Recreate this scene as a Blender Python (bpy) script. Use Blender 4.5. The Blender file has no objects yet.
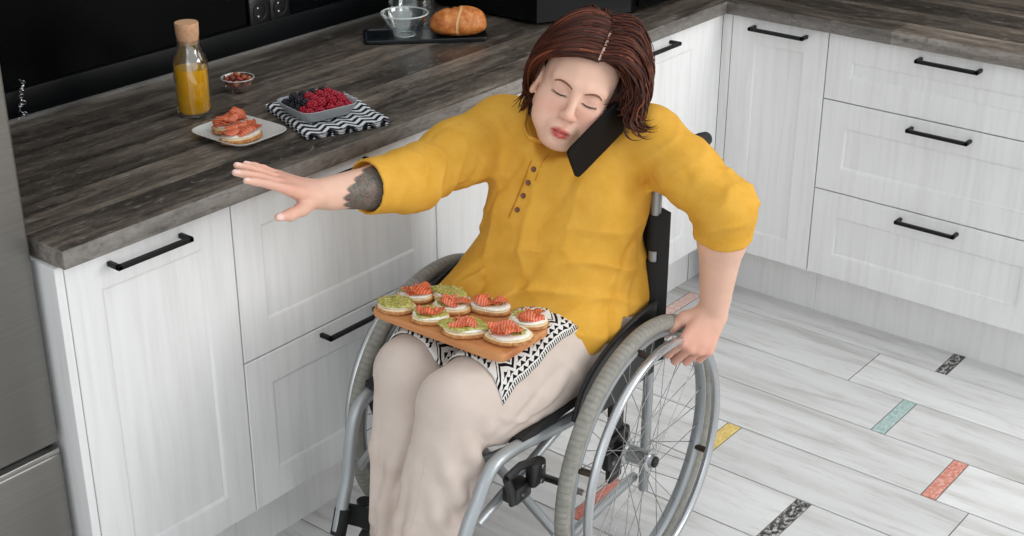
import bpy, bmesh, math, random
import numpy as np
from mathutils import Vector, Matrix, Euler
random.seed(7)
rng = np.random.default_rng(11)
SC = bpy.context.scene
COL = SC.collection
PI = math.pi
V = Vector

# ------------------------------------------------------------------ objects
def link(o, parent=None):
    COL.objects.link(o)
    if parent is not None:
        o.parent = parent
    return o

def tag(o, label=None, cat=None, group=None, kind=None):
    if label: o['label'] = label
    if cat: o['category'] = cat
    if group: o['group'] = group
    if kind: o['kind'] = kind
    return o

def empty(name, loc, label, cat, group=None, rot=None):
    o = bpy.data.objects.new(name, None)
    o.empty_display_size = 0.05
    o.location = loc
    if rot is not None: o.rotation_euler = rot
    link(o)
    return tag(o, label, cat, group)

def mesh_obj(name, me, mats, parent=None, smooth=True):
    o = bpy.data.objects.new(name, me)
    for m in (mats if isinstance(mats, (list, tuple)) else [mats]):
        me.materials.append(m)
    if smooth:
        me.polygons.foreach_set('use_smooth', [True] * len(me.polygons))
    return link(o, parent)

def auto_smooth(me, ang=35):
    me.polygons.foreach_set('use_smooth', [True] * len(me.polygons))
    bm = bmesh.new(); bm.from_mesh(me)
    for e in bm.edges:
        if len(e.link_faces) == 2:
            e.smooth = e.calc_face_angle(0) < math.radians(ang)
        else:
            e.smooth = False
    bm.to_mesh(me); bm.free()

class MB:
    """collects shapes into one mesh"""
    def __init__(s): s.v = []; s.f = []; s.mi = []
    def add(s, vs, fs, mi=0, M=None):
        b = len(s.v)
        if M is not None: vs = [tuple(M @ V(p)) for p in vs]
        s.v += [tuple(p) for p in vs]
        s.f += [tuple(i + b for i in f) for f in fs]; s.mi += [mi] * len(fs)
        return s
    def bm_add(s, bm, mi=0, M=None):
        bm.verts.index_update()
        s.add([v.co[:] for v in bm.verts], [[v.index for v in f.verts] for f in bm.faces], mi, M); bm.free()
        return s
    def box(s, lo, hi, bev=0.0, seg=2, mi=0, M=None):
        bm = bmesh.new()
        bmesh.ops.create_cube(bm, size=1)
        c = [(a + b) / 2 for a, b in zip(lo, hi)]; d = [abs(b - a) for a, b in zip(lo, hi)]
        for v in bm.verts: v.co = V((c[0] + v.co.x * d[0], c[1] + v.co.y * d[1], c[2] + v.co.z * d[2]))
        if bev > 0:
            bmesh.ops.bevel(bm, geom=bm.edges[:], offset=min(bev, min(d) * .49), segments=seg, affect='EDGES', profile=.5)
        return s.bm_add(bm, mi, M)
    def tube(s, pts, r, n=12, closed=False, cap=True, mi=0, sq=None, M=None):
        """tube along pts; r number or list; sq=(a,b) elliptic factors"""
        P = [V(p) for p in pts]; m = len(P)
        R = r if isinstance(r, (list, tuple, np.ndarray)) else [r] * m
        T = []
        for i in range(m):
            if closed: t = P[(i + 1) % m] - P[i - 1]
            else: t = P[min(i + 1, m - 1)] - P[max(i - 1, 0)]
            T.append(t.normalized() if t.length > 1e-9 else V((0, 0, 1)))
        up = V((0, 0, 1)) if abs(T[0].z) < .9 else V((1, 0, 0))
        N = (up - T[0] * up.dot(T[0])).normalized()
        vs = []; fs = []
        for i in range(m):
            N = (N - T[i] * N.dot(T[i])).normalized(); B = T[i].cross(N)
            for k in range(n):
                a = 2 * PI * k / n
                ca, sa = math.cos(a), math.sin(a)
                if sq: ca *= sq[0]; sa *= sq[1]
                vs.append(P[i] + (N * ca + B * sa) * R[i])
        for i in range(m if closed else m - 1):
            j = (i + 1) % m
            for k in range(n):
                k2 = (k + 1) % n
                fs.append((i * n + k, i * n + k2, j * n + k2, j * n + k))
        if cap and not closed:
            fs.append(tuple(range(n - 1, -1, -1))); fs.append(tuple((m - 1) * n + k for k in range(n)))
        return s.add(vs, fs, mi, M)
    def lathe(s, prof, n=32, mi=0, M=None, sx=1, sy=1):
        """prof = [(r,z)...] about z"""
        vs = []; fs = []; rows = []
        for r, z in prof:
            if r < 1e-6: rows.append([len(vs)]); vs.append((0, 0, z))
            else:
                rows.append(list(range(len(vs), len(vs) + n)))
                vs += [(r * sx * math.cos(2 * PI * k / n), r * sy * math.sin(2 * PI * k / n), z) for k in range(n)]
        for a, b in zip(rows[:-1], rows[1:]):
            for k in range(n):
                k2 = (k + 1) % n
                if len(a) == 1 and len(b) == 1: continue
                if len(a) == 1: fs.append((a[0], b[k], b[k2])[::-1])
                elif len(b) == 1: fs.append((a[k], a[k2], b[0]))
                else: fs.append((a[k], a[k2], b[k2], b[k]))
        return s.add(vs, fs, mi, M)
    def torus(s, C, ax, R, r, n=96, k=12, mi=0, rr=None):
        ax = V(ax).normalized(); u = ax.orthogonal().normalized(); w = ax.cross(u)
        vs = []; fs = []
        for i in range(n):
            a = 2 * PI * i / n; d = u * math.cos(a) + w * math.sin(a)
            for j in range(k):
                b = 2 * PI * j / k
                vs.append(V(C) + d * (R + r * math.cos(b)) + ax * ((rr or r) * math.sin(b)))
        for i in range(n):
            for j in range(k):
                fs.append((i * k + j, ((i + 1) % n) * k + j, ((i + 1) % n) * k + (j + 1) % k, i * k + (j + 1) % k))
        return s.add(vs, fs, mi)
    def ball(s, c, r, n=16, m=10, mi=0, M=None):
        r = r if isinstance(r, (tuple, list)) else (r, r, r)
        vs = [(0, 0, -1)]; fs = []
        for i in range(1, m):
            t = PI * i / m - PI / 2
            vs += [(math.cos(t) * math.cos(2 * PI * k / n), math.cos(t) * math.sin(2 * PI * k / n), math.sin(t)) for k in range(n)]
        vs.append((0, 0, 1)); L = len(vs) - 1
        for k in range(n):
            k2 = (k + 1) % n
            fs.append((0, 1 + k2, 1 + k)); fs.append((L, 1 + (m - 2) * n + k, 1 + (m - 2) * n + k2))
            for i in range(m - 2): fs.append((1 + i * n + k, 1 + i * n + k2, 1 + (i + 1) * n + k2, 1 + (i + 1) * n + k))
        vs = [(c[0] + x * r[0], c[1] + y * r[1], c[2] + z * r[2]) for x, y, z in vs]
        return s.add(vs, fs, mi, M)
    def mesh(s, name):
        me = bpy.data.meshes.new(name)
        me.from_pydata(s.v, [], s.f); me.update()
        me.polygons.foreach_set('material_index', s.mi)
        return me
    def build(s, name, mats, parent=None, ang=35, recalc=True):
        me = s.mesh(name)
        if recalc:
            bm = bmesh.new(); bm.from_mesh(me); bmesh.ops.recalc_face_normals(bm, faces=bm.faces[:]); bm.to_mesh(me); bm.free()
        auto_smooth(me, ang)
        o = bpy.data.objects.new(name, me)
        for m in (mats if isinstance(mats, (list, tuple)) else [mats]): me.materials.append(m)
        return link(o, parent)

def bez(pts, n=8):
    """catmull-rom through pts"""
    P = [V(p) for p in pts]; out = []
    Q = [P[0] * 2 - P[1]] + P + [P[-1] * 2 - P[-2]]
    for i in range(1, len(Q) - 2):
        a, b, c, d = Q[i - 1:i + 3]
        for k in range(n):
            t = k / n
            out.append(.5 * ((2 * b) + (c - a) * t + (2 * a - 5 * b + 4 * c - d) * t * t + (3 * b - a - 3 * c + d) * t ** 3))
    out.append(P[-1])
    return out

def fillet(pts, r, n=6):
    """polyline with rounded corners"""
    P = [V(p) for p in pts]; out = [P[0]]
    for i in range(1, len(P) - 1):
        a = (P[i - 1] - P[i]); b = (P[i + 1] - P[i])
        rr = min(r, a.length * .45, b.length * .45)
        p0 = P[i] + a.normalized() * rr; p1 = P[i] + b.normalized() * rr
        for k in range(n + 1):
            t = k / n
            out.append(p0 * (1 - t) ** 2 + P[i] * 2 * t * (1 - t) + p1 * t * t)
    out.append(P[-1])
    return out

def copy_tree(o, parent=None):
    c = o.copy(); COL.objects.link(c)
    if parent is not None: c.parent = parent
    for ch in list(o.children): copy_tree(ch, c)
    return c

# ------------------------------------------------------------------ materials
def srgb(r, g, b):
    f = lambda c: (c / 255 / 12.92) if c / 255 <= .04045 else ((c / 255 + .055) / 1.055) ** 2.4
    return (f(r), f(g), f(b), 1)

class NT:
    def __init__(s, name):
        s.m = bpy.data.materials.new(name); s.m.use_nodes = True
        s.t = s.m.node_tree; s.n = s.t.nodes; s.p = s.n['Principled BSDF']
    def node(s, typ, **kw):
        n = s.n.new(typ)
        for k, v in kw.items():
            if k.startswith('i_'): n.inputs[k[2:].replace('_', ' ')].default_value = v
            else: setattr(n, k, v)
        return n
    def ln(s, a, b): s.t.links.new(a, b)
    def coords(s, scale=(1, 1, 1), kind='Object', rot=(0, 0, 0)):
        c = s.node('ShaderNodeTexCoord'); m = s.node('ShaderNodeMapping')
        m.inputs['Scale'].default_value = scale; m.inputs['Rotation'].default_value = rot
        s.ln(c.outputs[kind], m.inputs['Vector']); return m.outputs['Vector']
    def noise(s, vec, scale, detail=4, rough=.55, dist=0.0):
        n = s.node('ShaderNodeTexNoise'); n.inputs['Scale'].default_value = scale; n.inputs['Detail'].default_value = detail
        n.inputs['Roughness'].default_value = rough; n.inputs['Distortion'].default_value = dist
        s.ln(vec, n.inputs['Vector']); return n.outputs['Fac']
    def ramp(s, fac, stops, interp='LINEAR'):
        r = s.node('ShaderNodeValToRGB'); r.color_ramp.interpolation = interp
        e = r.color_ramp.elements
        while len(e) < len(stops): e.new(.5)
        for el, (p, c) in zip(e, stops): el.position = p; el.color = c if len(c) == 4 else (*c, 1)
        s.ln(fac, r.inputs['Fac']); return r.outputs['Color']
    def mix(s, a, b, fac, mode='MIX'):
        m = s.node('ShaderNodeMix', data_type='RGBA', blend_type=mode)
        for sock, val in ((m.inputs[0], fac), (m.inputs[6], a), (m.inputs[7], b)):
            if hasattr(val, 'is_output'): s.ln(val, sock)
            else: sock.default_value = val
        return m.outputs[2]
    def math(s, op, a, b=0.0, c=None):
        m = s.node('ShaderNodeMath', operation=op)
        for sock, val in zip(m.inputs, (a, b, c)):
            if val is None: continue
            if hasattr(val, 'is_output'): s.ln(val, sock)
            else: sock.default_value = val
        return m.outputs[0]
    def bump(s, h, strength=.2, dist=.002):
        b = s.node('ShaderNodeBump'); b.inputs['Strength'].default_value = strength; b.inputs['Distance'].default_value = dist
        s.ln(h, b.inputs['Height']); s.ln(b.outputs['Normal'], s.p.inputs['Normal'])
    def set(s, **kw):
        for k, v in kw.items():
            i = s.p.inputs[k.replace('_', ' ')]
            if hasattr(v, 'is_output'): s.ln(v, i)
            else: i.default_value = v
        return s

def plain(name, col, rough=.5, metal=0.0, spec=.5, var=.0, scale=30, **kw):
    """simple material with a slight procedural mottling"""
    t = NT(name)
    c = srgb(*col) if max(col) > 1.001 else (*col, 1)
    if var > 0:
        f = t.noise(t.coords(), scale, 5)
        d = tuple(x * (1 - var) for x in c[:3]) + (1,); l = tuple(min(1, x * (1 + var)) for x in c[:3]) + (1,)
        t.set(Base_Color=t.ramp(f, [(.3, d), (.7, l)]))
    else: t.set(Base_Color=c)
    t.set(Roughness=rough, Metallic=metal); t.p.inputs['Specular IOR Level'].default_value = spec
    for k, v in kw.items(): t.p.inputs[k.replace('_', ' ')].default_value = v
    return t.m

def glass(name, col=(1, 1, 1), rough=0.0, ior=1.45):
    t = NT(name)
    t.set(Base_Color=(*col, 1), Roughness=rough, IOR=ior); t.p.inputs['Transmission Weight'].default_value = 1
    return t.m
# ------------------------------------------------------------------ the setting
H = 0.90; TH = 0.036; OV = 0.02          # worktop height, thickness, overhang
XL = -2.182                               # left end of the worktop
def wood_white(name):
    t = NT(name)
    v = t.coords((55, 55, 3.2)); a = t.noise(v, 1.0, 6, .6, .3)
    v2 = t.coords((160, 160, 6)); b = t.noise(v2, 1.0, 3, .5)
    c = t.ramp(a, [(.30, srgb(222, 221, 220)), (.52, srgb(230, 230, 229)), (.75, srgb(234, 234, 233))])
    c = t.mix(c, srgb(205, 203, 200), t.ramp(b, [(.60, (0, 0, 0)), (.78, (.16, .16, .16))]))
    t.set(Base_Color=c, Roughness=.42); t.p.inputs['Specular IOR Level'].default_value = .35
    t.bump(t.mix(a, b, .4), .12, .001)
    return t.m
M_white = wood_white('white_wood')
M_black = plain('black_metal', (20, 20, 21), .45, .3, .4)
M_shadow = plain('carcass_interior', (70, 70, 70), .8)

def worktop_mat(name, along, light=0):
    t = NT(name)
    c = t.node('ShaderNodeTexCoord'); sp = t.node('ShaderNodeSeparateXYZ'); t.ln(c.outputs['Object'], sp.inputs[0])
    u, w = (sp.outputs[0], sp.outputs[1]) if along == 'x' else (sp.outputs[1], sp.outputs[0])
    row = t.math('FLOOR', t.math('DIVIDE', t.math('ADD', w, .013), .118))
    wn = t.node('ShaderNodeTexWhiteNoise', noise_dimensions='1D'); t.ln(row, wn.inputs['W'])
    off = t.math('MULTIPLY', wn.outputs['Value'], 9.0)
    # plank ends along the run
    seg = t.math('FLOOR', t.math('DIVIDE', t.math('ADD', u, off), .95))
    wn2 = t.node('ShaderNodeTexWhiteNoise', noise_dimensions='2D')
    cb = t.node('ShaderNodeCombineXYZ'); t.ln(row, cb.inputs[0]); t.ln(seg, cb.inputs[1]); t.ln(cb.outputs[0], wn2.inputs['Vector'])
    vec = t.node('ShaderNodeCombineXYZ')
    t.ln(t.math('ADD', t.math('MULTIPLY', u, 3.2), off), vec.inputs[0]); t.ln(t.math('MULTIPLY', w, 30.0), vec.inputs[1]); t.ln(t.math('MULTIPLY', sp.outputs[2], 30.0), vec.inputs[2])
    a = t.noise(vec.outputs[0], 1.0, 8, .68, .6)
    vec2 = t.node('ShaderNodeCombineXYZ')
    t.ln(t.math('MULTIPLY', u, 17), vec2.inputs[0]); t.ln(t.math('MULTIPLY', w, 60), vec2.inputs[1]); t.ln(t.math('MULTIPLY', sp.outputs[2], 60.0), vec2.inputs[2])
    b = t.noise(vec2.outputs[0], 1.0, 6, .7)
    blot = t.noise(vec.outputs[0], .35, 3, .5, .5)
    if light:
        col = t.ramp(a, [(.25, srgb(86, 82, 78)), (.45, srgb(128, 122, 116)), (.62, srgb(150, 145, 139)), (.8, srgb(112, 107, 101))])
    else:
        col = t.ramp(a, [(.28, srgb(48, 43, 39)), (.44, srgb(86, 78, 70)), (.57, srgb(114, 104, 93)), (.74, srgb(148, 137, 124))])
    tone = t.math('ADD', t.math('MULTIPLY', wn2.outputs['Value'], .55), .65)
    tc = t.node('ShaderNodeCombineColor')
    for i in range(3): t.ln(tone, tc.inputs[i])
    col = t.mix(col, tc.outputs[0], 1.0, 'MULTIPLY')
    dark = t.ramp(blot, [(.42, (0, 0, 0)), (.62, (.75, .75, .75))])
    col = t.mix(col, srgb(40, 36, 33) if not light else srgb(84, 76, 69), dark)
    scr = t.ramp(b, [(.56, (0, 0, 0)), (.70, (.5, .5, .5))])
    col = t.mix(col, srgb(160, 153, 143), scr)
    vec3 = t.node('ShaderNodeCombineXYZ')
    t.ln(t.math('MULTIPLY', u, 30), vec3.inputs[0]); t.ln(t.math('MULTIPLY', w, 62), vec3.inputs[1]); t.ln(t.math('ADD', off, t.math('MULTIPLY', sp.outputs[2], 62)), vec3.inputs[2])
    mot = t.noise(vec3.outputs[0], 1.0, 8, .72, .8)
    col = t.mix(col, t.ramp(mot, [(.32, (.35, .35, .34)), (.5, (1, 1, 1)), (.68, (1.0, 1.0, 1.0))]), .75, 'MULTIPLY')
    col = t.mix(col, srgb(168, 157, 142), t.ramp(mot, [(.56, (0, 0, 0)), (.72, (.45, .45, .45))]))
    fr = t.math('FRACT', t.math('DIVIDE', t.math('ADD', w, .013), .118))
    seam = t.math('LESS_THAN', fr, .022)
    if not light: col = t.mix(col, srgb(34, 30, 28), t.math('MULTIPLY', seam, .8))
    t.set(Base_Color=col, Roughness=t.math('ADD', t.math('MULTIPLY', a, .22), .20))
    t.p.inputs['Specular IOR Level'].default_value = .45
    t.bump(t.mix(a, b, .5), .18, .0012)
    return t.m
M_wtx = worktop_mat('worktop_grain_long', 'x'); M_wty = worktop_mat('worktop_grain_cross', 'y')
M_wlx = worktop_mat('worktop_lit_edge_long', 'x', 1); M_wly = worktop_mat('worktop_lit_edge_cross', 'y', 1)  # edge copies painted lighter, standing in for window light on the side faces

# floor: whitewashed wood-look planks with short coloured inserts between the plank ends
def floor_mat():
    t = NT('whitewashed_planks')
    at = t.node('ShaderNodeVertexColor', layer_name='tone')
    sp = t.node('ShaderNodeSeparateColor'); t.ln(at.outputs['Color'], sp.inputs[0])
    c = t.node('ShaderNodeTexCoord'); s3 = t.node('ShaderNodeSeparateXYZ'); t.ln(c.outputs['Object'], s3.inputs[0])
    off = t.math('MULTIPLY', sp.outputs[0], 37.0)
    vec = t.node('ShaderNodeCombineXYZ')
    t.ln(t.math('MULTIPLY', s3.outputs[0], 22), vec.inputs[0]); t.ln(t.math('ADD', t.math('MULTIPLY', s3.outputs[1], 2.2), off), vec.inputs[1]); t.ln(off, vec.inputs[2])
    a = t.noise(vec.outputs[0], 1.0, 7, .62, .5)
    vec2 = t.node('ShaderNodeCombineXYZ')
    t.ln(t.math('MULTIPLY', s3.outputs[0], 60), vec2.inputs[0]); t.ln(t.math('ADD', t.math('MULTIPLY', s3.outputs[1], 9), off), vec2.inputs[1])
    b = t.noise(vec2.outputs[0], 1.0, 5, .65)
    big = t.noise(vec.outputs[0], .45, 2, .5)
    col = t.ramp(a, [(.30, srgb(184, 182, 178)), (.44, srgb(208, 207, 206)), (.56, srgb(218, 218, 217)), (.75, srgb(223, 223, 223))])
    col = t.mix(col, srgb(166, 160, 152), t.ramp(big, [(.56, (0, 0, 0)), (.74, (.5, .5, .5))]))
    col = t.mix(col, srgb(186, 181, 173), t.ramp(b, [(.54, (0, 0, 0)), (.68, (.5, .5, .5))]))
    tone = t.math('ADD', t.math('MULTIPLY', sp.outputs[1], .14), .87)
    tc = t.node('ShaderNodeCombineColor')
    for i in range(3): t.ln(tone, tc.inputs[i])
    col = t.mix(col, tc.outputs[0], 1.0, 'MULTIPLY')
    t.set(Base_Color=col, Roughness=.42); t.p.inputs['Specular IOR Level'].default_value = .4
    t.bump(a, .08, .001)
    return t.m
def insert_mat(name, c1, c2, c3):
    t = NT(name)
    a = t.noise(t.coords((70, 110, 1)), 1.0, 6, .75)
    t.set(Base_Color=t.ramp(a, [(.40, srgb(*c1)), (.5, srgb(*c2)), (.59, srgb(*c3))]), Roughness=.5)
    return t.m
M_floor = floor_mat(); M_grout = plain('grout', (120, 117, 112), .9)
M_ins = [insert_mat('insert_black', (24, 23, 24), (56, 54, 53), (205, 203, 200)), insert_mat('insert_teal', (138, 166, 163), (162, 185, 181), (186, 201, 198)),
         insert_mat('insert_orange', (190, 108, 90), (204, 132, 114), (218, 176, 164)), insert_mat('insert_yellow', (200, 168, 84), (215, 186, 104), (224, 204, 140)),
         insert_mat('insert_pink', (222, 170, 156), (229, 194, 184), (229, 212, 206)), insert_mat('insert_red', (182, 92, 78), (196, 112, 96), (206, 138, 124))]
PW = 0.1965; X0 = -0.0345
# each plank row: list of breaks (y, insert width, insert material); row k spans x from X0-k*PW-PW to X0-k*PW
brk = {-1: [(-.745, .032, 0), (.30, 0, 0), (-1.9, .035, 4)], 0: [(-.582, 0, 0), (.045, .04, 4), (-1.55, .037, 3)], 1: [(-.744, .037, 1), (-1.75, 0, 0), (.02, 0, 0)],
       2: [(-.30, 0, 0), (-1.21, .037, 5), (-2.1, 0, 0)], 3: [(-.444, .04, 3), (-1.085, 0, 0), (-1.9, .037, 1)], 2.5: [], 4: [(-.749, .037, 0), (-1.7, 0, 0), (.1, 0, 0)],
       5: [(-.367, .042, 5), (-1.3, .037, 1), (-2.2, 0, 0)], 6: [(-.85, 0, 0), (-.02, .037, 3), (-1.8, .037, 0)], 7: [(-.2, .037, 1), (-1.2, 0, 0)], 8: [(-.6, 0, 0), (-1.5, .037, 2)]}
brk[2] = [(-.20, 0, 0), (-1.42, 0, 0), (-2.2, 0, 0)]
brk[3] = [(-.444, .04, 3), (-.967, .037, 2), (-1.9, .037, 1)]
brk[2] = [(-.967, .037, 2), (-.13, 0, 0), (-1.9, 0, 0)]; brk[3] = [(-.444, .04, 3), (-1.086, 0, 0), (-2.05, .037, 1)]
fm = MB(); tones = []
fm.box((-4.6, -3.6, -.05), (.75, .75, -.0022), mi=1); tones += [(0, 0, 0)] * len(fm.f)
g = .0016
for k in range(-4, 23):
    x1 = X0 - k * PW - g; x0 = X0 - (k + 1) * PW + g
    if x1 > .75: x1 = .75
    bs = brk.get(k)
    if bs is None: bs = [(random.uniform(-.7, .3) - 1.05 * i, .037 if random.random() < .35 else 0, random.randrange(6)) for i in range(4)]
    bs = sorted(bs, key=lambda b: -b[0]); y = .75
    cuts = []
    for yb, w, mi in bs:
        cuts.append((y, yb, 0)); y = yb
        if w: cuts.append((y, y - w, 2 + mi)); y -= w
    cuts.append((y, -3.6, 0))
    for ya, yb, mi in cuts:
        if ya - yb < .004: continue
        n0 = len(fm.f)
        fm.box((x0, yb + g, -.02), (x1, ya - g, 0), .0009, 1, mi)
        r = (random.random(), random.random(), random.random())
        tones += [r] * (len(fm.f) - n0)
me_floor = fm.mesh('floor')
ca = me_floor.color_attributes.new('tone', 'FLOAT_COLOR', 'CORNER')
vals = np.ones((len(me_floor.loops), 4), np.float32); i = 0
for p, r in zip(me_floor.polygons, tones):
    vals[p.loop_start:p.loop_start + p.loop_total, :3] = r
ca.data.foreach_set('color', vals.ravel())
floor = mesh_obj('floor', me_floor, [M_floor, M_grout] + M_ins, smooth=False); tag(floor, kind='structure')

# walls: glossy black splashback behind the long run, plain wall behind the short run
M_splash = plain('black_splashback', (3, 4, 5), .25, 0, .12)
M_wall = plain('dark_wall_panel', (22, 23, 25), .45, 0, .2, var=.1, scale=8)
SB = .672
tag(MB().box((-2.95, SB, 0), (.75, SB + .12, 2.6)).build('wall_back', M_splash), kind='structure')
tag(MB().box((.66, -3.6, 0), (.78, SB + .12, 2.6)).build('wall_right', M_wall), kind='structure')
tag(MB().box((-2.182, SB - .014, H + .0005), (-.05, SB, H + .062), .003).build('trim_1', plain('black_upstand', (6, 8, 10), .4, 0, .15)), kind='structure')
tag(MB().box((-2.182, SB - .0165, H), (-.05, SB - .014, H + .004)).build('trim_2', plain('steel_joint_strip', (150, 148, 145), .35, .8)), kind='structure')

# ------------------------------------------------------------------ worktop (one continuous L)
wt = MB()
yb = SB - .0002
wt.box((XL, 0, H - TH), (.66, yb, H), .0022, 2, 0)            # long run
wt2 = MB().box((0, -1.62, H - TH), (.66, 0.001, H), .0022, 2, 0)
n1 = len(wt.f); wt.v, wt.f, wt.mi = wt.v + wt2.v, wt.f + [tuple(i + len(wt.v) for i in f) for f in wt2.f], wt.mi + [1] * len(wt2.f)
me = wt.mesh('worktop')
for p in me.polygons:
    if abs(p.normal.z) < .5: p.material_index = 3 if (p.index >= n1) else 2
worktop = bpy.data.objects.new('worktop', me); link(worktop); auto_smooth(me, 30)
for m in (M_wtx, M_wty, M_wlx, M_wly): me.materials.append(m)
tag(worktop, 'dark grey-brown wood plank worktop running round the corner on white cabinets', 'worktop')

# ------------------------------------------------------------------ base cabinets
def face(mb, side, u0, u1, z0, z1, fr=.067, rec=.0055, th=.019, gap=.0016):
    """shaker front: side 'L' lies in y=OV facing -y, side 'R' in x=OV facing -x"""
    u0 += gap; u1 -= gap; z0 += gap; z1 -= gap
    def ring(i, d): return [(u0 + i, d, z0 + i), (u1 - i, d, z0 + i), (u1 - i, d, z1 - i), (u0 + i, d, z1 - i)]
    loops = [ring(0, th), ring(0, .0016), ring(.0016, 0), ring(fr, 0), ring(fr + .0035, .0012), ring(fr + .009, rec), ]
    vs = []; fs = []
    for L in loops: vs += L
    for i in range(len(loops) - 1):
        for k in range(4):
            k2 = (k + 1) % 4; fs.append((i * 4 + k, i * 4 + k2, i * 4 + 4 + k2, i * 4 + 4 + k))
    fs.append((3, 2, 1, 0)); b = 4 * (len(loops) - 1); fs.append((b, b + 1, b + 2, b + 3))
    if side == 'L': vs = [(u, OV + d, z) for u, d, z in vs]
    else: vs = [(OV + d, u, z) for u, d, z in vs]
    return mb.add(vs, fs)
def handle(side, uc, z, parent, L=.170):
    s = .0048
    p = [(uc - L / 2 + s, 0, z), (uc - L / 2 + s, -.030, z), (uc + L / 2 - s, -.030, z), (uc + L / 2 - s, 0, z)]
    P = [(u, OV + d, zz) if side == 'L' else (OV + d, u, zz) for u, d, zz in p]
    mb = MB()
    def bar(a, b, e=s):
        lo = [min(x, y) - e for x, y in zip(a, b)]; hi = [max(x, y) + e for x, y in zip(a, b)]
        return lo, hi
    lo, hi = bar(P[1], P[2]); mb.box(lo, hi, .0012, 1)
    for a, b in ((P[0], P[1]), (P[3], P[2])):
        lo, hi = bar(a, b)
        if side == 'L': hi[1] = OV
        else: hi[0] = OV
        mb.box(lo, hi, .0012, 1)
    return mb.build('handle', M_black, parent)
ZT = H - TH - .001; PB = .154; PR = .076
def cabinet(name, side, u0, u1, fronts, label, depth=.55, plinth=True):
    """fronts: list of (kind, u0, u1, z0, z1, handle u centre or None, handle z)"""
    b = OV + .0195
    body = MB()
    lo, hi = (u0 + .0008, b, PB), (u1 - .0008, OV + depth, ZT)
    if side == 'R': lo, hi = (b, u0 + .0008, PB), (OV + depth, u1 - .0008, ZT)
    body.box(lo, hi, .0006, 1)
    o = body.build(name, M_white)
    tag(o, label, 'cabinet')
    if plinth:
        lo, hi = (u0 + .0005, OV + PR, 0.0), (u1 - .0005, OV + PR + .016, PB - .0005)
        if side == 'R': lo, hi = (OV + PR, u0 + .0005, 0.0), (OV + PR + .016, u1 - .0005, PB - .0005)
        MB().box(lo, hi).build('plinth', M_white, o)
    for kind, a, c, z0, z1, hu, hz in fronts:
        f = face(MB(), side, a, c, z0, z1).build(kind, M_white, o)
        if hu is not None: handle(side, hu, hz, f)
    return o
c1 = cabinet('base_cabinet', 'L', -2.172, -1.7954, [('door', -2.172, -1.7954, PB, ZT, -2.0, .836)], 'white single-door base cabinet at the end of the worktop beside the fridge')
# end panel of that cabinet
MB().box((-2.190, OV + .001, 0), (-2.1725, OV + .55, ZT), .0008, 1).build('end_panel', M_white, c1)
cabinet('drawer_cabinet', 'L', -1.7954, -1.2065, [('drawer', -1.7954, -1.2065, .508, ZT, -1.510, .845), ('drawer', -1.7954, -1.2065, PB, .508, -1.502, .490)],
        'white two-drawer cabinet under the reaching arm, behind the knees')
cabinet('base_cabinet', 'L', -1.2065, -.52, [('door', -1.2065, -.863, PB, ZT, -1.03, .838), ('door', -.863, -.52, PB, ZT, -.70, .838)], 'white double-door cabinet hidden behind the seated woman')
c4 = cabinet('base_cabinet', 'L', -.52, .03, [('door', -.52, -.066, PB, ZT, -.336, .837)], 'bright white cabinet in the inner corner, right of the red-haired head')
MB().box((-.0655, OV + .002, PB), (OV + .0008, OV + .02, ZT), .0008, 1).build('filler_strip', M_white, c4)
MB().box((OV + .001, -.0078, PB), (OV + .0195, OV + .0015, ZT), .0008, 1).build('corner_post', M_white, c4)
MB().box((OV + PR - .06, OV + PR - .001, 0), (OV + PR + .016, OV + PR + .016, PB - .001)).build('corner_plinth', M_white, c4)
cabinet('base_cabinet', 'R', -.307, OV - .0005, [('door', -.307, -.0086, PB, ZT, -.162, .837)], 'narrow white one-door cabinet beside the inner corner, behind the bent elbow')
cabinet('drawer_cabinet', 'R', -.987, -.307, [('drawer', -.987, -.307, .676, ZT, -.652, .837), ('drawer', -.987, -.307, .414, .676, -.651, .648), ('drawer', -.987, -.307, PB, .414, -.651, .387)],
        'wide white cabinet with three stacked drawers and three black bar handles')
cabinet('base_cabinet', 'R', -1.58, -.987, [('door', -1.58, -.987, PB, ZT, -1.28, .826)], 'white base cabinet beyond the three-drawer cabinet')

# ------------------------------------------------------------------ fridge
def brushed():
    t = NT('brushed_steel_grey')
    a = t.noise(t.coords((3, 3, 220)), 1.0, 4, .6)
    t.set(Base_Color=t.ramp(a, [(.3, srgb(124, 122, 118)), (.7, srgb(132, 130, 126))]), Metallic=.75, Roughness=.36); t.bump(a, .04, .0005)
    return t.m
M_fridge = brushed(); M_fdark = plain('fridge_recess', (24, 24, 24), .5)
FY = .063; FX1 = -2.2035; FX0 = FX1 - .595; ZS = .497
fr = empty('fridge', (FX0 + .3, FY + .3, 0), 'tall grey steel fridge freezer standing at the end of the worktop', 'fridge')
def fpart(nm, lo, hi, m, bev=.004):
    o = MB().box(lo, hi, bev, 3).build(nm, m, fr); o.matrix_parent_inverse = Matrix.Translation(-fr.location); return o
fpart('body', (FX0, FY + .055, .03), (FX1, .655, 1.86), M_fridge)
ud = fpart('upper_door', (FX0, FY, ZS + .011), (FX1, FY + .05, 1.86), M_fridge, .006)
ld = fpart('freezer_door', (FX0, FY, .06), (FX1, FY + .05, ZS - .011), M_fridge, .006)
fpart('door_gasket', (FX0 + .01, FY + .02, ZS - .012), (FX1 - .004, FY + .06, ZS + .012), M_fdark, .001)
fpart('trim_rail', (FX0 + .004, FY + .003, ZS - .0125), (FX1 - .001, FY + .02, ZS - .0035), plain('fridge_trim', (172, 170, 166), .3, .8), .001)
fpart('kick_plate', (FX0 + .02, FY + .03, 0), (FX1 - .02, FY + .05, .055), M_fdark, .001)

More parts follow.
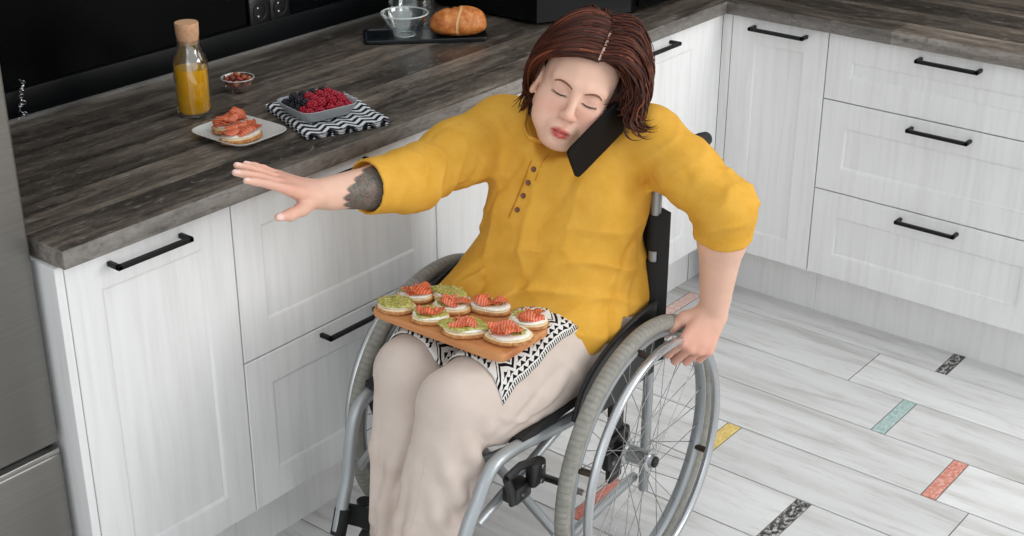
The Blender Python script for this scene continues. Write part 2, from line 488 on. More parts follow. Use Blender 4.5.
# window in the wall above the short run (daylight comes in here)
M_frame = plain('window_frame_white', (226, 226, 224), .4)
wf = MB(); wy0, wy1, wz0, wz1 = -1.55, -.35, 1.28, 2.25
for lo, hi in (((.632, wy0 - .05, wz0 - .05), (.66, wy1 + .05, wz0)), ((.632, wy0 - .05, wz1), (.66, wy1 + .05, wz1 + .05)), ((.632, wy0 - .05, wz0), (.66, wy0, wz1)), ((.632, wy1, wz0), (.66, wy1 + .05, wz1)), ((.634, (wy0 + wy1) / 2 - .03, wz0), (.66, (wy0 + wy1) / 2 + .03, wz1))):
    wf.box(lo, hi, .004, 2)
tag(wf.build('window_1', M_frame), kind='structure')
# ------------------------------------------------------------------ things on the worktop
Z0 = H + .0004
def thin_glass(name):
    t = NT(name); tr = t.node('ShaderNodeBsdfTransparent'); tr.inputs[0].default_value = (.93, .955, .95, 1)
    gl = t.node('ShaderNodeBsdfGlossy'); gl.inputs['Roughness'].default_value = .03; gl.inputs[0].default_value = (1, 1, 1, 1)
    lw = t.node('ShaderNodeLayerWeight'); fc = t.math('ADD', t.math('MULTIPLY', t.math('POWER', lw.outputs['Facing'], 3.0), .85), .12); mx = t.node('ShaderNodeMixShader')
    t.ln(fc, mx.inputs[0]); t.ln(tr.outputs[0], mx.inputs[1]); t.ln(gl.outputs[0], mx.inputs[2])
    t.ln(mx.outputs[0], t.n['Material Output'].inputs['Surface']); return t.m
M_glass = thin_glass('clear_glass')
M_cork = plain('cork', (206, 160, 122), .8, var=.18, scale=220)
def child(mb, name, mats, root, ang=35):
    o = mb.build(name, mats, root)
    return o
def juice_mat():
    t = NT('orange_juice'); t.set(Base_Color=srgb(244, 178, 12), Roughness=.25)
    t.p.inputs['Subsurface Weight'].default_value = .25; t.p.inputs['Subsurface Radius'].default_value = (.01, .006, .002); t.p.inputs['Subsurface Scale'].default_value = .5
    return t.m
bt = empty('juice_bottle', (-1.566, .392, Z0), 'glass bottle of orange juice with a cork stopper on the worktop', 'bottle')
ro, n = .0375, 48
prof = [(0, 0), (ro - .006, 0), (ro - .001, .003), (ro, .009), (ro, .116), (ro - .003, .128), (ro - .009, .139), (.0245, .150), (.0240, .160), (.0250, .163), (.0250, .166), (.0225, .166),
        (.0222, .151), (ro - .0125, .1375), (ro - .0062, .127), (ro - .0032, .115), (ro - .0032, .012), (ro - .007, .0055), (0, .005)]
MB().lathe(prof, n).build('glass_body', M_glass, bt)
MB().lathe([(0, .0058), (ro - .0072, .0062), (ro - .0030, .0122), (ro - .0030, .1035), (ro - .006, .1040), (0, .1038)], n).build('juice', juice_mat(), bt)
MB().lathe([(0, .156), (.0215, .156), (.0222, .166), (.0245, .178), (.0252, .200), (.0242, .2025), (0, .2028)], n).build('cork_stopper', M_cork, bt)

# small bowl of dried fruit and nuts
nb = MB().lathe([(0, 0), (.017, 0), (.019, .002), (.027, .012), (.036, .030), (.0375, .034), (.0362, .0345), (.0335, .030), (.0245, .013), (.016, .0045), (0, .004)], 32)
nut_bowl = nb.build('glass_bowl', M_glass); nut_bowl.location = (-1.403, .436, Z0)
MB().torus((0, 0, .0338), (0, 0, 1), .0368, .0011, 40, 8).build('rim', NT('nut_bowl_rim_glint').set(Base_Color=(.8, .84, .84, 1), Roughness=.08, Alpha=.5).m, nut_bowl)  # pale half-clear ring: highlights of the glass rim put into its colour
tag(nut_bowl, 'tiny clear glass bowl of reddish nuts beside the juice bottle', 'bowl')
M_nut = [plain('nut_red', (150, 62, 44), .5, var=.3, scale=180), plain('nut_brown', (170, 96, 62), .55, var=.3, scale=180), plain('nut_dark', (110, 44, 34), .5, var=.3, scale=180)]
def nut_mesh(seed):
    r = random.Random(seed); mb = MB()
    mb.ball((0, 0, 0), (.0100, .0070, .0050), 12, 8)
    mb.v = [(x * (1 - .35 * max(0, x / .0088)) + r.uniform(-.0004, .0004), y * (1 - .45 * max(0, x / .0088)), z + .0012 * math.sin(x * 400 + seed)) for x, y, z in mb.v]
    return mb
first = {}
spots = []
for lay, (zz, rad, cnt) in enumerate([(.0115, .010, 4), (.0195, .0185, 8), (.0275, .0235, 10), (.0345, .013, 6), (.0395, .002, 1)]):
    for k in range(cnt): a = 2 * PI * k / cnt + lay * .7; spots.append((rad * 1.12 * math.cos(a), rad * 1.12 * math.sin(a), zz))
for i, (x, y, z) in enumerate(spots):
    kind = i % 3
    if kind not in first:
        o = nut_mesh(kind).build('almond', M_nut[kind]); first[kind] = o
    else:
        o = first[kind].copy(); COL.objects.link(o)
    o.location = (-1.403 + x, .436 + y, Z0 + z); o.rotation_euler = (random.uniform(-.5, .5), random.uniform(-.5, .5), random.uniform(0, 6))
    tag(o, 'reddish brown nut heaped in the tiny glass bowl by the juice bottle', 'nut', 'nuts in the tiny glass bowl')

# plate of salmon toasts
def superell(a, b, p, n=64):
    out = []
    for k in range(n):
        t = 2 * PI * k / n; c, s = math.cos(t), math.sin(t)
        out.append((a * math.copysign(abs(c) ** (2 / p), c), b * math.copysign(abs(s) ** (2 / p), s)))
    return out
def dish(rings, p, n=64, a=1, b=1):
    """rings: (scale or offset inward, z) of a rounded rectangle a x b"""
    mb = MB(); vs = []; fs = []
    for off, z in rings:
        vs += [(x, y, z) for x, y in superell(a - off, b - off, p, n)]
    m = len(rings)
    for i in range(m - 1):
        for k in range(n):
            k2 = (k + 1) % n; fs.append((i * n + k, i * n + k2, (i + 1) * n + k2, (i + 1) * n + k))
    fs.append(tuple(range(n - 1, -1, -1))); fs.append(tuple((m - 1) * n + k for k in range(n)))
    return mb.add(vs, fs)
M_plate = plain('pale_ceramic', (206, 204, 198), .25)
PLC = V((-1.602, .207, Z0))
plate = dish([(.026, 0), (.022, .001), (.008, .0085), (.0005, .0135), (0, .0150), (.0012, .0156), (.003, .0148), (.010, .0095), (.022, .0045), (.028, .004)], 5, 72, .074, .084).build('square_plate', M_plate)
plate.location = PLC; plate.rotation_euler = (0, 0, math.radians(1))
tag(plate, 'square pale ceramic plate carrying two salmon toasts on the worktop', 'plate')

def bread_mat(name, c1, c2, c3, sc=120):
    t = NT(name); a = t.noise(t.coords(), sc, 6, .65)
    t.set(Base_Color=t.ramp(a, [(.32, srgb(*c1)), (.52, srgb(*c2)), (.72, srgb(*c3))]), Roughness=.75); t.bump(a, .5, .0015)
    return t.m
M_crust = bread_mat('crust', (140, 84, 40), (186, 128, 74), (214, 168, 112)); M_crumb = bread_mat('crumb', (214, 186, 140), (230, 208, 168), (240, 224, 192))
M_cheese = bread_mat('cream_cheese', (226, 220, 204), (238, 234, 222), (245, 242, 234), 160)
def fish_mat():
    t = NT('smoked_salmon'); c = t.coords(); w = t.node('ShaderNodeTexWave'); w.inputs['Scale'].default_value = 60; w.inputs['Distortion'].default_value = 6; t.ln(c, w.inputs['Vector'])
    t.set(Base_Color=t.ramp(w.outputs['Fac'], [(.1, srgb(196, 80, 46)), (.6, srgb(212, 104, 66)), (.95, srgb(226, 142, 106))]), Roughness=.3)
    t.p.inputs['Subsurface Weight'].default_value = .15; t.p.inputs['Subsurface Scale'].default_value = .004
    return t.m
M_salmon = fish_mat()
def avo_mat():
    t = NT('mashed_avocado'); a = t.noise(t.coords(), 190, 6, .7)
    t.set(Base_Color=t.ramp(a, [(.30, srgb(104, 106, 36)), (.44, srgb(160, 156, 66)), (.57, srgb(198, 190, 112)), (.70, srgb(230, 222, 178))]), Roughness=.45); t.bump(a, .8, .002)
    return t.m
M_avo = avo_mat()
def outline(a, b, n, seed, wob=.05):
    r = random.Random(seed); ph = [r.uniform(0, 6.28) for _ in range(4)]
    return [(a * math.cos(t) * (1 + wob * math.sin(2 * t + ph[0]) + wob * .5 * math.sin(3 * t + ph[1])), b * math.sin(t) * (1 + wob * math.sin(2 * t + ph[2]) + wob * .4 * math.sin(5 * t + ph[3]))) for t in (2 * PI * k / n for k in range(n))]
def slab(a, b, z0, z1, seed, n=40, round_=.004, wob=.05, dome=0.0, rough=0.0, rings=5):
    """a rounded slice: outline a x b from z0 to z1, domed top"""
    r = random.Random(seed); mb = MB(); O_ = outline(a, b, n, seed, wob); vs = []; fs = []
    prof = [(1 - round_ / a, z0), (1, z0 + round_ * .7), (1, z1 - round_ * .7), (1 - round_ / a, z1)]
    for s, z in prof: vs += [(x * s, y * s, z) for x, y in O_]
    for q in range(1, rings + 1):
        s = (1 - round_ / a) * (1 - q / (rings + .3))
        vs += [(x * s, y * s, z1 + dome * (1 - s * s) + r.uniform(-rough, rough)) for x, y in O_]
    m = len(prof) + rings
    for i in range(m - 1):
        for k in range(n): k2 = (k + 1) % n; fs.append((i * n + k, i * n + k2, (i + 1) * n + k2, (i + 1) * n + k))
    fs.append(tuple(range(n - 1, -1, -1))); fs.append(tuple((m - 1) * n + k for k in range(n)))
    return mb.add(vs, fs)
def flake(mb, c, L, W, T, rot, seed, bend=.004):
    """a folded strip of fish"""
    r = random.Random(seed); n, m = 9, 5; M = Matrix.Translation(c) @ Euler(rot).to_matrix().to_4x4(); vs = []; fs = []
    ph = r.uniform(0, 6)
    for sgn in (1, -1):
        for i in range(n):
            for j in range(m):
                u = i / (n - 1) * 2 - 1; v = j / (m - 1) * 2 - 1
                ww = W * math.sqrt(max(.05, 1 - .75 * u * u)) * (1 + .15 * math.sin(3 * u + ph))
                e = max(0.0, 1 - max(abs(u), abs(v)) ** 4)
                vs.append((u * L, v * ww, bend * math.sin(2.6 * u + ph) + bend * .6 * math.cos(2.2 * v + ph) + sgn * T * (.15 + .85 * e)))
    for s in range(2):
        b = s * n * m
        for i in range(n - 1):
            for j in range(m - 1):
                q = (b + i * m + j, b + (i + 1) * m + j, b + (i + 1) * m + j + 1, b + i * m + j + 1); fs.append(q if s == 0 else q[::-1])
    rim = [i * m for i in range(n)] + [(n - 1) * m + j for j in range(1, m)] + [i * m + m - 1 for i in range(n - 2, -1, -1)] + [j for j in range(m - 2, 0, -1)]
    for a, b in zip(rim, rim[1:] + rim[:1]): fs.append((a, b, b + n * m, a + n * m))
    return mb.add(vs, fs, 0, M)
def toast(name, loc, rotz, a, b, seed, spread, fish, label, group, tilt=(0, 0), th=.016, thick_fish=1.0):
    """bread slice > crumb face, cheese, avocado mash, salmon pieces"""
    rt = slab(a, b, 0, th, seed, 44, .005, .05).build(name, [M_crust])
    rt.location = loc; rt.rotation_euler = (tilt[0], tilt[1], rotz); tag(rt, label, 'open sandwich', group)
    slab(a * .93, b * .93, th - .003, th + .0012, seed, 44, .002, .05, .001).build('crumb', M_crumb, rt)
    slab(a * .86, b * .86, th + .0005, th + .0055, seed + 5, 44, .003, .07, .002, .0003).build('cream_cheese', M_cheese, rt)
    r = random.Random(seed)
    if spread:
        dx, dy, ka = spread
        mb = slab(a * ka, b * ka * .92, th + .004, th + .0072, seed + 9, 44, .003, .16, .0016, .0009)
        mb.v = [(x + dx, y + dy, z) for x, y, z in mb.v]
        for q in range(26):
            t = r.uniform(0, 6.28); s = math.sqrt(r.random()) * ka * .9
            mb.ball((dx + a * s * math.cos(t), dy + b * s * math.sin(t), th + .0082), (r.uniform(.0018, .0040), r.uniform(.0018, .0036), r.uniform(.0010, .0022)), 8, 6)
        mb.build('avocado_mash', M_avo, rt, ang=80)
    if fish:
        mb = MB()
        for q, (x, y, L, W, rz) in enumerate(fish):
            flake(mb, (x, y, th + .0115 + .0018 * (q % 3)), L, W, .0022 * thick_fish, (r.uniform(-.25, .25), r.uniform(-.2, .2), rz), seed * 7 + q)
        mb.build('salmon', M_salmon, rt, ang=60)
    return rt
GP = 'salmon toasts on the square plate'
zt = Z0 + .0046
toast('salmon_toast', (-1.592, .246, zt), .15, .045, .033, 3, None, [(-.024, .004, .024, .016, .5), (.006, .012, .026, .014, -.3), (.022, -.008, .022, .016, 1.1), (-.008, -.014, .026, .013, .1), (0, .0, .018, .016, 1.4), (.028, .010, .016, .013, .4), (-.030, -.010, .014, .012, .9)],
      'salmon toast at the back of the square plate, piled highest with fish', GP, thick_fish=1.3, th=.012)
toast('salmon_toast', (-1.622, .178, zt), -.1, .047, .034, 8, None, [(-.026, 0, .024, .017, .3), (.002, .014, .026, .014, -.4), (.024, .004, .023, .016, .8), (.004, -.016, .027, .013, .2), (-.014, .014, .018, .013, 1.2), (.030, -.012, .014, .012, .3), (0, 0, .02, .016, 1.3)],
      'salmon toast nearest the front edge of the square plate, beside the stretched hand', GP, thick_fish=1.3, th=.012)

# folded patterned napkin
def chevron_mat(name, fu, fv, amp, c1, c2, duty=.5):
    t = NT(name); c = t.node('ShaderNodeTexCoord'); s = t.node('ShaderNodeSeparateXYZ'); t.ln(c.outputs['Object'], s.inputs[0])
    tri = t.math('PINGPONG', t.math('MULTIPLY', s.outputs[0], fu), 1.0)
    ph = t.math('FRACT', t.math('ADD', t.math('MULTIPLY', s.outputs[1], fv), t.math('MULTIPLY', tri, amp)))
    m = t.math('LESS_THAN', ph, duty)
    wv = t.noise(t.coords((900, 900, 900)), 1, 2)
    col = t.mix(srgb(*c1), srgb(*c2), m)
    col = t.mix(col, (0, 0, 0, 1), t.math('MULTIPLY', wv, .12))
    t.set(Base_Color=col, Roughness=.9); t.p.inputs['Specular IOR Level'].default_value = .1
    t.bump(wv, .3, .0006)
    return t.m
M_chev = chevron_mat('chevron_cloth', 48, 46, .85, (222, 222, 222), (36, 40, 50))
def cloth_pad(L, W, layers, seed):
    r = random.Random(seed); mb = MB()
    for q in range(layers):
        n, m = 26, 22; t = .0022; z0 = q * .0026; ox, oy, ro_ = r.uniform(-.004, .004), r.uniform(-.004, .004), r.uniform(-.025, .025)
        vs = []; fs = []
        for sgn in (1, 0):
            for i in range(n):
                for j in range(m):
                    u = (i / (n - 1) - .5) * L; v = (j / (m - 1) - .5) * W
                    e = min(i, n - 1 - i, j, m - 1 - j); k = 1 if e > 0 else .55
                    w = .0009 * (q + .4) * (math.sin(u * 60 + q) * math.sin(v * 47 + 2 * q) + 1) if e < 5 else .0004
                    x, y = u + ox - v * ro_, v + oy + u * ro_
                    vs.append((x, y, z0 + w * .8 + (t * k if sgn else t * (1 - k))))
        for s_ in range(2):
            b = s_ * n * m
            for i in range(n - 1):
                for j in range(m - 1):
                    f = (b + i * m + j, b + (i + 1) * m + j, b + (i + 1) * m + j + 1, b + i * m + j + 1); fs.append(f if s_ == 0 else f[::-1])
        rim = [i * m for i in range(n)] + [(n - 1) * m + j for j in range(1, m)] + [i * m + m - 1 for i in range(n - 2, -1, -1)] + [j for j in range(m - 2, 0, -1)]
        for a, b in zip(rim, rim[1:] + rim[:1]): fs.append((a, b, b + n * m, a + n * m))
        mb.add(vs, fs)
    return mb
nap = cloth_pad(.190, .226, 4, 3).build('napkin', M_chev, None, 60)
nap.location = (-1.402, .149, Z0); nap.rotation_euler = (0, 0, math.radians(-20))
tag(nap, 'folded black and white chevron napkin under the berry dish', 'napkin')
ZD = Z0 + .0135
M_dish = plain('grey_glaze', (164, 170, 174), .25)
DC = V((-1.420, .163, ZD)); da = math.radians(-12)
bd = dish([(.018, 0), (.014, .001), (.006, .014), (.0005, .0245), (0, .0258), (.0012, .0264), (.003, .0255), (.008, .014), (.017, .004), (.022, .0035)], 6, 72, .070, .068).build('berry_dish', M_dish)
bd.location = DC; bd.rotation_euler = (0, 0, da); tag(bd, 'shallow square grey dish of berries on the chevron napkin', 'dish')
def berry(seed, r0, elong, hollow):
    mb = MB(); r = random.Random(seed); k = 0
    mb.ball((0, 0, 0), (r0 * .8, r0 * .8, r0 * .8 * elong), 10, 8)
    rows = 6
    for i in range(rows):
        t = -PI / 2 + PI * (i + .5) / rows; cnt = max(1, int(round(9 * math.cos(t))))
        for q in range(cnt):
            a = 2 * PI * (q + .5 * (i % 2)) / cnt + r.uniform(-.1, .1); s = r0 * .80
            mb.ball((s * math.cos(t) * math.cos(a), s * math.cos(t) * math.sin(a), s * elong * math.sin(t)), r0 * .34, 8, 6)
    return mb
M_rasp = plain('raspberry_red', (160, 18, 42), .35, var=.25, scale=90); M_bramble = plain('blackberry_black', (24, 20, 32), .25, var=.3, scale=90)
rasp0 = blk0 = None
cell = .0240
Rm = Matrix.Rotation(da, 3, 'Z')
for lay in range(2):
    for i in range(5):
        for j in range(5):
            u = (i - 2) * cell * .98 + random.uniform(-.002, .002); v = (j - 2) * cell * .98 + random.uniform(-.002, .002)
            if lay == 1:
                u += cell * .5; v += cell * .5
                if i == 4 or j == 4: continue
            dark = (v > .034 and u < .045) or (u < -.034 and v > -.020)
            zz = .0165 + lay * .0140 + (.002 if not dark else 0) + random.uniform(-.001, .001)
            p = DC + Rm @ V((u, v, 0)) + V((0, 0, zz))
            if dark:
                if blk0 is None: blk0 = o = berry(1, .0104, 1.05, 0).build('blackberry', M_bramble, None, 80)
                else: o = blk0.copy(); COL.objects.link(o)
                tag(o, 'shiny blackberry heaped along the back and side of the grey dish', 'blackberry', 'blackberries in the grey dish')
            else:
                if rasp0 is None: rasp0 = o = berry(2, .0112, 1.12, 1).build('raspberry', M_rasp, None, 80)
                else: o = rasp0.copy(); COL.objects.link(o)
                tag(o, 'red raspberry heaped at the front of the grey dish', 'raspberry', 'raspberries in the grey dish')
            o.location = p; o.rotation_euler = (random.uniform(-1, 1), random.uniform(-1, 1), random.uniform(0, 6))

# slate tray with glass bowl and bread
A_ = V((-.957, .476, 0)); B_ = V((-.734, .256, 0)); dx = (B_ - A_); Lt = dx.length; ang = math.atan2(dx.y, dx.x)
TC = (A_ + B_) / 2 + V((-math.sin(ang), math.cos(ang), 0)) * .060 + V((0, 0, Z0))
M_slate = plain('black_tray', (22, 26, 30), .3, var=.15, scale=40)
tr = dish([(.004, 0), (.001, .001), (0, .004), (0, .0095), (.001, .0108), (.003, .0112), (.006, .0108), (.009, .0075), (.012, .007)], 14, 96, Lt / 2, .060).build('serving_tray', M_slate)
tr.location = TC; tr.rotation_euler = (0, 0, ang); tag(tr, 'flat black serving tray carrying the glass bowl and the bread', 'tray')
ZT2 = Z0 + .0074
gb = MB().lathe([(0, 0), (.026, 0), (.028, .002), (.031, .006), (.046, .026), (.058, .050), (.0605, .056), (.0602, .0605), (.058, .0605), (.0565, .056), (.0545, .050), (.043, .028), (.027, .0095), (0, .008)], 48).build('glass_bowl', M_glass)
gb.location = (-.846, .438, ZT2); t_ = NT('glass_rim_glint'); t_.set(Base_Color=(.8, .84, .84, 1), Roughness=.08, Alpha=.55); M_gr = t_.m
MB().torus((0, 0, .0598), (0, 0, 1), .0592, .0019, 56, 8).build('rim', M_gr, gb); MB().torus((0, 0, .0045), (0, 0, 1), .0265, .0018, 40, 8).build('foot_ring', M_gr, gb)  # pale rings paint in the bright glints of the clear glass
tag(gb, 'empty clear glass bowl standing on the black tray', 'bowl')
# bread bun
def bread():
    n, m = 48, 28; vs = []; fs = []
    for i in range(m + 1):
        t = PI * i / m; xx = -math.cos(t)
        for k in range(n):
            a = 2 * PI * k / n
            rr = math.sin(t) ** .72
            y = math.cos(a) * rr; z = math.sin(a) * rr
            sc = 1.0
            for c0, w, dpt in ((-.26, .055, .13), (-.05, .05, .13)):
                if z > -.3: sc -= dpt * math.exp(-((xx - c0 - .06 * y) / w) ** 2)
            zz = z * .047 if z > 0 else z * .027
            zz *= 1 + .10 * xx
            vs.append((xx * .072, y * .042 * sc, zz * sc))
    for i in range(m):
        for k in range(n): k2 = (k + 1) % n; fs.append((i * n + k, i * n + k2, (i + 1) * n + k2, (i + 1) * n + k))
    return MB().add(vs, fs)
def bun_mat():
    t = NT('baked_crust'); c = t.node('ShaderNodeTexCoord'); s = t.node('ShaderNodeSeparateXYZ'); t.ln(c.outputs['Object'], s.inputs[0])
    a = t.noise(t.coords(), 60, 5, .6); b = t.noise(t.coords(), 420, 3, .6)
    col = t.ramp(a, [(.3, srgb(158, 80, 28)), (.5, srgb(192, 112, 48)), (.7, srgb(214, 146, 78))])
    # pale bands where the slashes opened
    xw = t.math('ADD', t.math('SUBTRACT', s.outputs[0], t.math('MULTIPLY', s.outputs[1], .10)), t.math('MULTIPLY', t.math('POWER', s.outputs[2], 2.0), -6.0))
    for c0 in (-.0036,):
        d = t.math('ABSOLUTE', t.math('SUBTRACT', xw, c0)); m = t.math('LESS_THAN', d, .0030)
        col = t.mix(col, srgb(228, 186, 128), t.math('MULTIPLY', m, .8))
    col = t.mix(col, srgb(240, 214, 170), t.ramp(b, [(.64, (0, 0, 0)), (.72, (.7, .7, .7))]))
    t.set(Base_Color=col, Roughness=.5); t.bump(a, .3, .002)
    return t.m
bn = bread().build('bread_loaf', bun_mat(), None, 80); bn.location = (-.757, .337, ZT2 + .0280); bn.rotation_euler = (0, 0, ang + .05)
tag(bn, 'small golden bread loaf with a pale slash on the black tray', 'bread')
# tall clear jar behind the bowl
jar = empty('glass_jar', (-.712, .535, Z0), 'tall clear glass cylinder jar behind the glass bowl against the black wall', 'jar')
MB().lathe([(0, 0), (.060, 0), (.0635, .004), (.0640, .02), (.0640, .246), (.0632, .25), (.0612, .25), (.0608, .246), (.0608, .016), (.057, .0095), (0, .009)], 48).build('glass_wall', M_glass, jar)
MB().lathe([(0, .2505), (.0655, .2505), (.0668, .254), (.0668, .270), (.064, .275), (0, .276)], 48).build('lid', plain('jar_lid', (60, 60, 60), .35, .6), jar)

# black wall sockets over the upstand
M_chr = plain('chrome', (205, 205, 208), .15, 1.0)
M_sock = plain('socket_black', (16, 17, 19), .3)
for k, (x, lb) in enumerate([(-1.125, 'black wall socket nearer the juice bottle on the black wall'), (-1.058, 'black wall socket nearer the glass bowl on the black wall')]):
    y = SB - .0003
    so = MB().box((x - .033, y - .009, .955), (x + .033, y, 1.025), .004, 3).build('wall_socket', M_sock); tag(so, lb, 'socket', 'black wall sockets')
    Mx = Matrix.Translation((x, y - .009, .99)) @ Matrix.Rotation(PI / 2, 4, 'X')
    MB().lathe([(.021, 0), (.0225, .001), (.0225, .002), (.021, .0022), (.0195, .0018), (.0195, -.004), (0, -.004)], 32, M=Mx).build('socket_ring', M_sock, so)
    for q in (-1, 1):
        MB().ball((x - .006, y - .0075, .989 + .0105 * q), (.0038, .0045, .0038), 10, 8).build('contact', M_chr, so)
# twisted silver chain hanging by the fridge
pts = []
for i in range(60):
    t = i / 59; pts.append((-1.818 + .006 * math.sin(t * 23) - .010 * t, .640 + .008 * math.cos(t * 19), Z0 + .085 * (1 - t) + .003))
ch = MB().tube(pts, .0009, 6)
for i in range(4, 58, 5): ch.torus(pts[i], (math.sin(i * 2.1), math.cos(i * 1.3), .6), .0055, .0008, 14, 6)
tag(ch.build('silver_chain', M_chr), 'thin tangled silver chain hanging at the wall beside the fridge edge', 'chain')
# black appliance in the corner
M_gloss = plain('black_gloss', (10, 11, 13), .3, 0, .2)
ap = empty('corner_appliance', (-.2, .35, Z0), 'big glossy black box appliance standing in the worktop corner behind her head', 'appliance')
def prism(poly, z0, z1):
    n = len(poly); return MB().add([(x, y, z0) for x, y in poly] + [(x, y, z1) for x, y in poly], [tuple(range(n - 1, -1, -1)), tuple(range(n, 2 * n))] + [(i, (i + 1) % n, n + (i + 1) % n, n + i) for i in range(n)])
loc = V((-.2, .35, 0))
sh = lambda P_: [(x + .2, y - .35) for x, y in P_]
prism(sh([(-.541, .252), (-.291, .126), (-.03, .114), (-.03, .64), (-.541, .64)]), .008, .36).build('housing', M_gloss, ap, 20)
prism(sh([(-.27, .1245), (-.05, .1145), (-.051, .104), (-.271, .114)]), .02, .345).build('glass_door', plain('black_glass', (8, 8, 10), .15, 0, .2), ap, 20)
MB().tube([(-.06 + .2 - .02, .098 - .35, .06), (-.06 + .2 - .02, .098 - .35, .30)], .006, 10).build('door_handle', M_chr, ap)
for x, y in ((-.50, .28), (-.50, .60), (-.07, .16), (-.07, .60)): MB().lathe([(0, 0), (.012, 0), (.012, .0085), (0, .0085)], 16, M=Matrix.Translation((x + .2, y - .35, 0))).build('foot', M_black, ap)
# ------------------------------------------------------------------ wheelchair (local: x forward, y to her left, z up)
CF = V((-.99791, -.06461, 0)); CL = V((.06461, -.99791, 0)); CO = V((-1.3240, -.3583, 0))
MC = Matrix(((CF.x, CL.x, 0, CO.x), (CF.y, CL.y, 0, CO.y), (0, 0, 1, 0), (0, 0, 0, 1)))
M_alu = plain('silver_paint', (166, 170, 172), .38, .55, .5)
M_rimr = plain('handrim_aluminium', (190, 192, 194), .26, .85)
M_tyre = plain('grey_rubber', (138, 136, 128), .75, var=.12, scale=200)
M_rub = plain('black_rubber', (18, 18, 18), .6); M_fab = plain('black_nylon', (20, 20, 21), .75, var=.25, scale=500)
M_plast = plain('black_plastic', (17, 17, 18), .32)
M_steel = plain('polished_steel', (165, 163, 160), .22, 1.0); M_rust = plain('weathered_bracket', (60, 48, 38), .6, .4)
wc = empty('wheelchair', (0, 0, 0), 'silver self-propelled wheelchair with grey tyres carrying the seated woman', 'wheelchair'); wc.matrix_world = MC
WR = .3045
def tyre_mat():
    t = NT('grey_tyre_tread'); c = t.node('ShaderNodeTexCoord'); s = t.node('ShaderNodeSeparateXYZ'); t.ln(c.outputs['Object'], s.inputs[0])
    an = t.math('ARCTAN2', s.outputs[2], s.outputs[0]); rad = t.math('SQRT', t.math('ADD', t.math('POWER', s.outputs[0], 2.0), t.math('POWER', s.outputs[2], 2.0)))
    st = t.math('PINGPONG', t.math('MULTIPLY', an, 46), 1.0)
    tread = t.math('MULTIPLY', t.math('GREATER_THAN', st, .62), t.math('GREATER_THAN', rad, .2955))
    a = t.noise(t.coords(), 60, 5)
    col = t.ramp(a, [(.3, srgb(128, 126, 118)), (.7, srgb(152, 150, 142))])
    col = t.mix(col, srgb(112, 110, 103), t.math('MULTIPLY', tread, .35))
    t.set(Base_Color=col, Roughness=.75); t.bump(t.math('SUBTRACT', 1.0, tread), .6, .002)
    return t.m
M_tread = tyre_mat()
def wheel(l, sg):
    rim = MB()
    rim.torus((0, 0, 0), (0, 1, 0), .2665, .007, 96, 10, rr=.0125)
    w = rim.build('drive_wheel', M_alu, wc); w.location = (0, l, WR)
    MB().torus((0, 0, 0), (0, 1, 0), .2880, .0165, 128, 16).build('tyre', M_tread, w)
    pr_ = MB().torus((0, sg * .040, 0), (0, 1, 0), .2602, .0096, 128, 14)
    pr_.build('push_rim', M_rimr, w)
    for k in range(6):
        tb = MB()
        a = 2 * PI * k / 6 + math.radians(22); d = V((math.cos(a), 0, math.sin(a)))
        tb.tube([d * .2655 + V((0, sg * .008, 0)), d * .2605 + V((0, sg * .034, 0))], .0062, 8, sq=(1, 1.3))
        tb.build('rim_bracket', M_rust, w)
    hb = MB(); My = Matrix.Rotation(-PI / 2 * sg, 4, 'X')
    hb.lathe([(0, -.034), (.016, -.034), (.0165, -.030), (.0255, -.029), (.0255, -.025), (.0190, -.022), (.0180, 0), (.0190, .020), (.0235, .024), (.0235, .028), (.0155, .030), (.0145, .036), (0, .036)], 28, M=My)
    hb.build('hub', M_rimr, w)
    MB().lathe([(.0, .036), (.0118, .036), (.0118, .0405), (.009, .0425), (0, .0428)], 20, M=My).build('hub_cap', M_rub, w)
    sp = MB()
    for k in range(36):
        a = 2 * PI * k / 36; side = 1 if k % 2 else -1; lead = 1 if (k // 2) % 2 else -1
        h = a + lead * 1.15
        p0 = V((.0235 * math.cos(h), side * .026, .0235 * math.sin(h))); p1 = V((.261 * math.cos(a), side * .003, .261 * math.sin(a)))
        sp.tube([p0, p1], .00095, 5)
    sp.build('spokes', M_steel, w)
    return w
wheel(.260, 1); wheel(-.262, -1)
def ct(name, pts, r, m, parent=None, rad=.06, n=14, smooth=False):
    return MB().tube(fillet(pts, rad, 10) if not smooth else bez(pts, 8), r, n).build(name, m, parent or wc)
TR = .0125
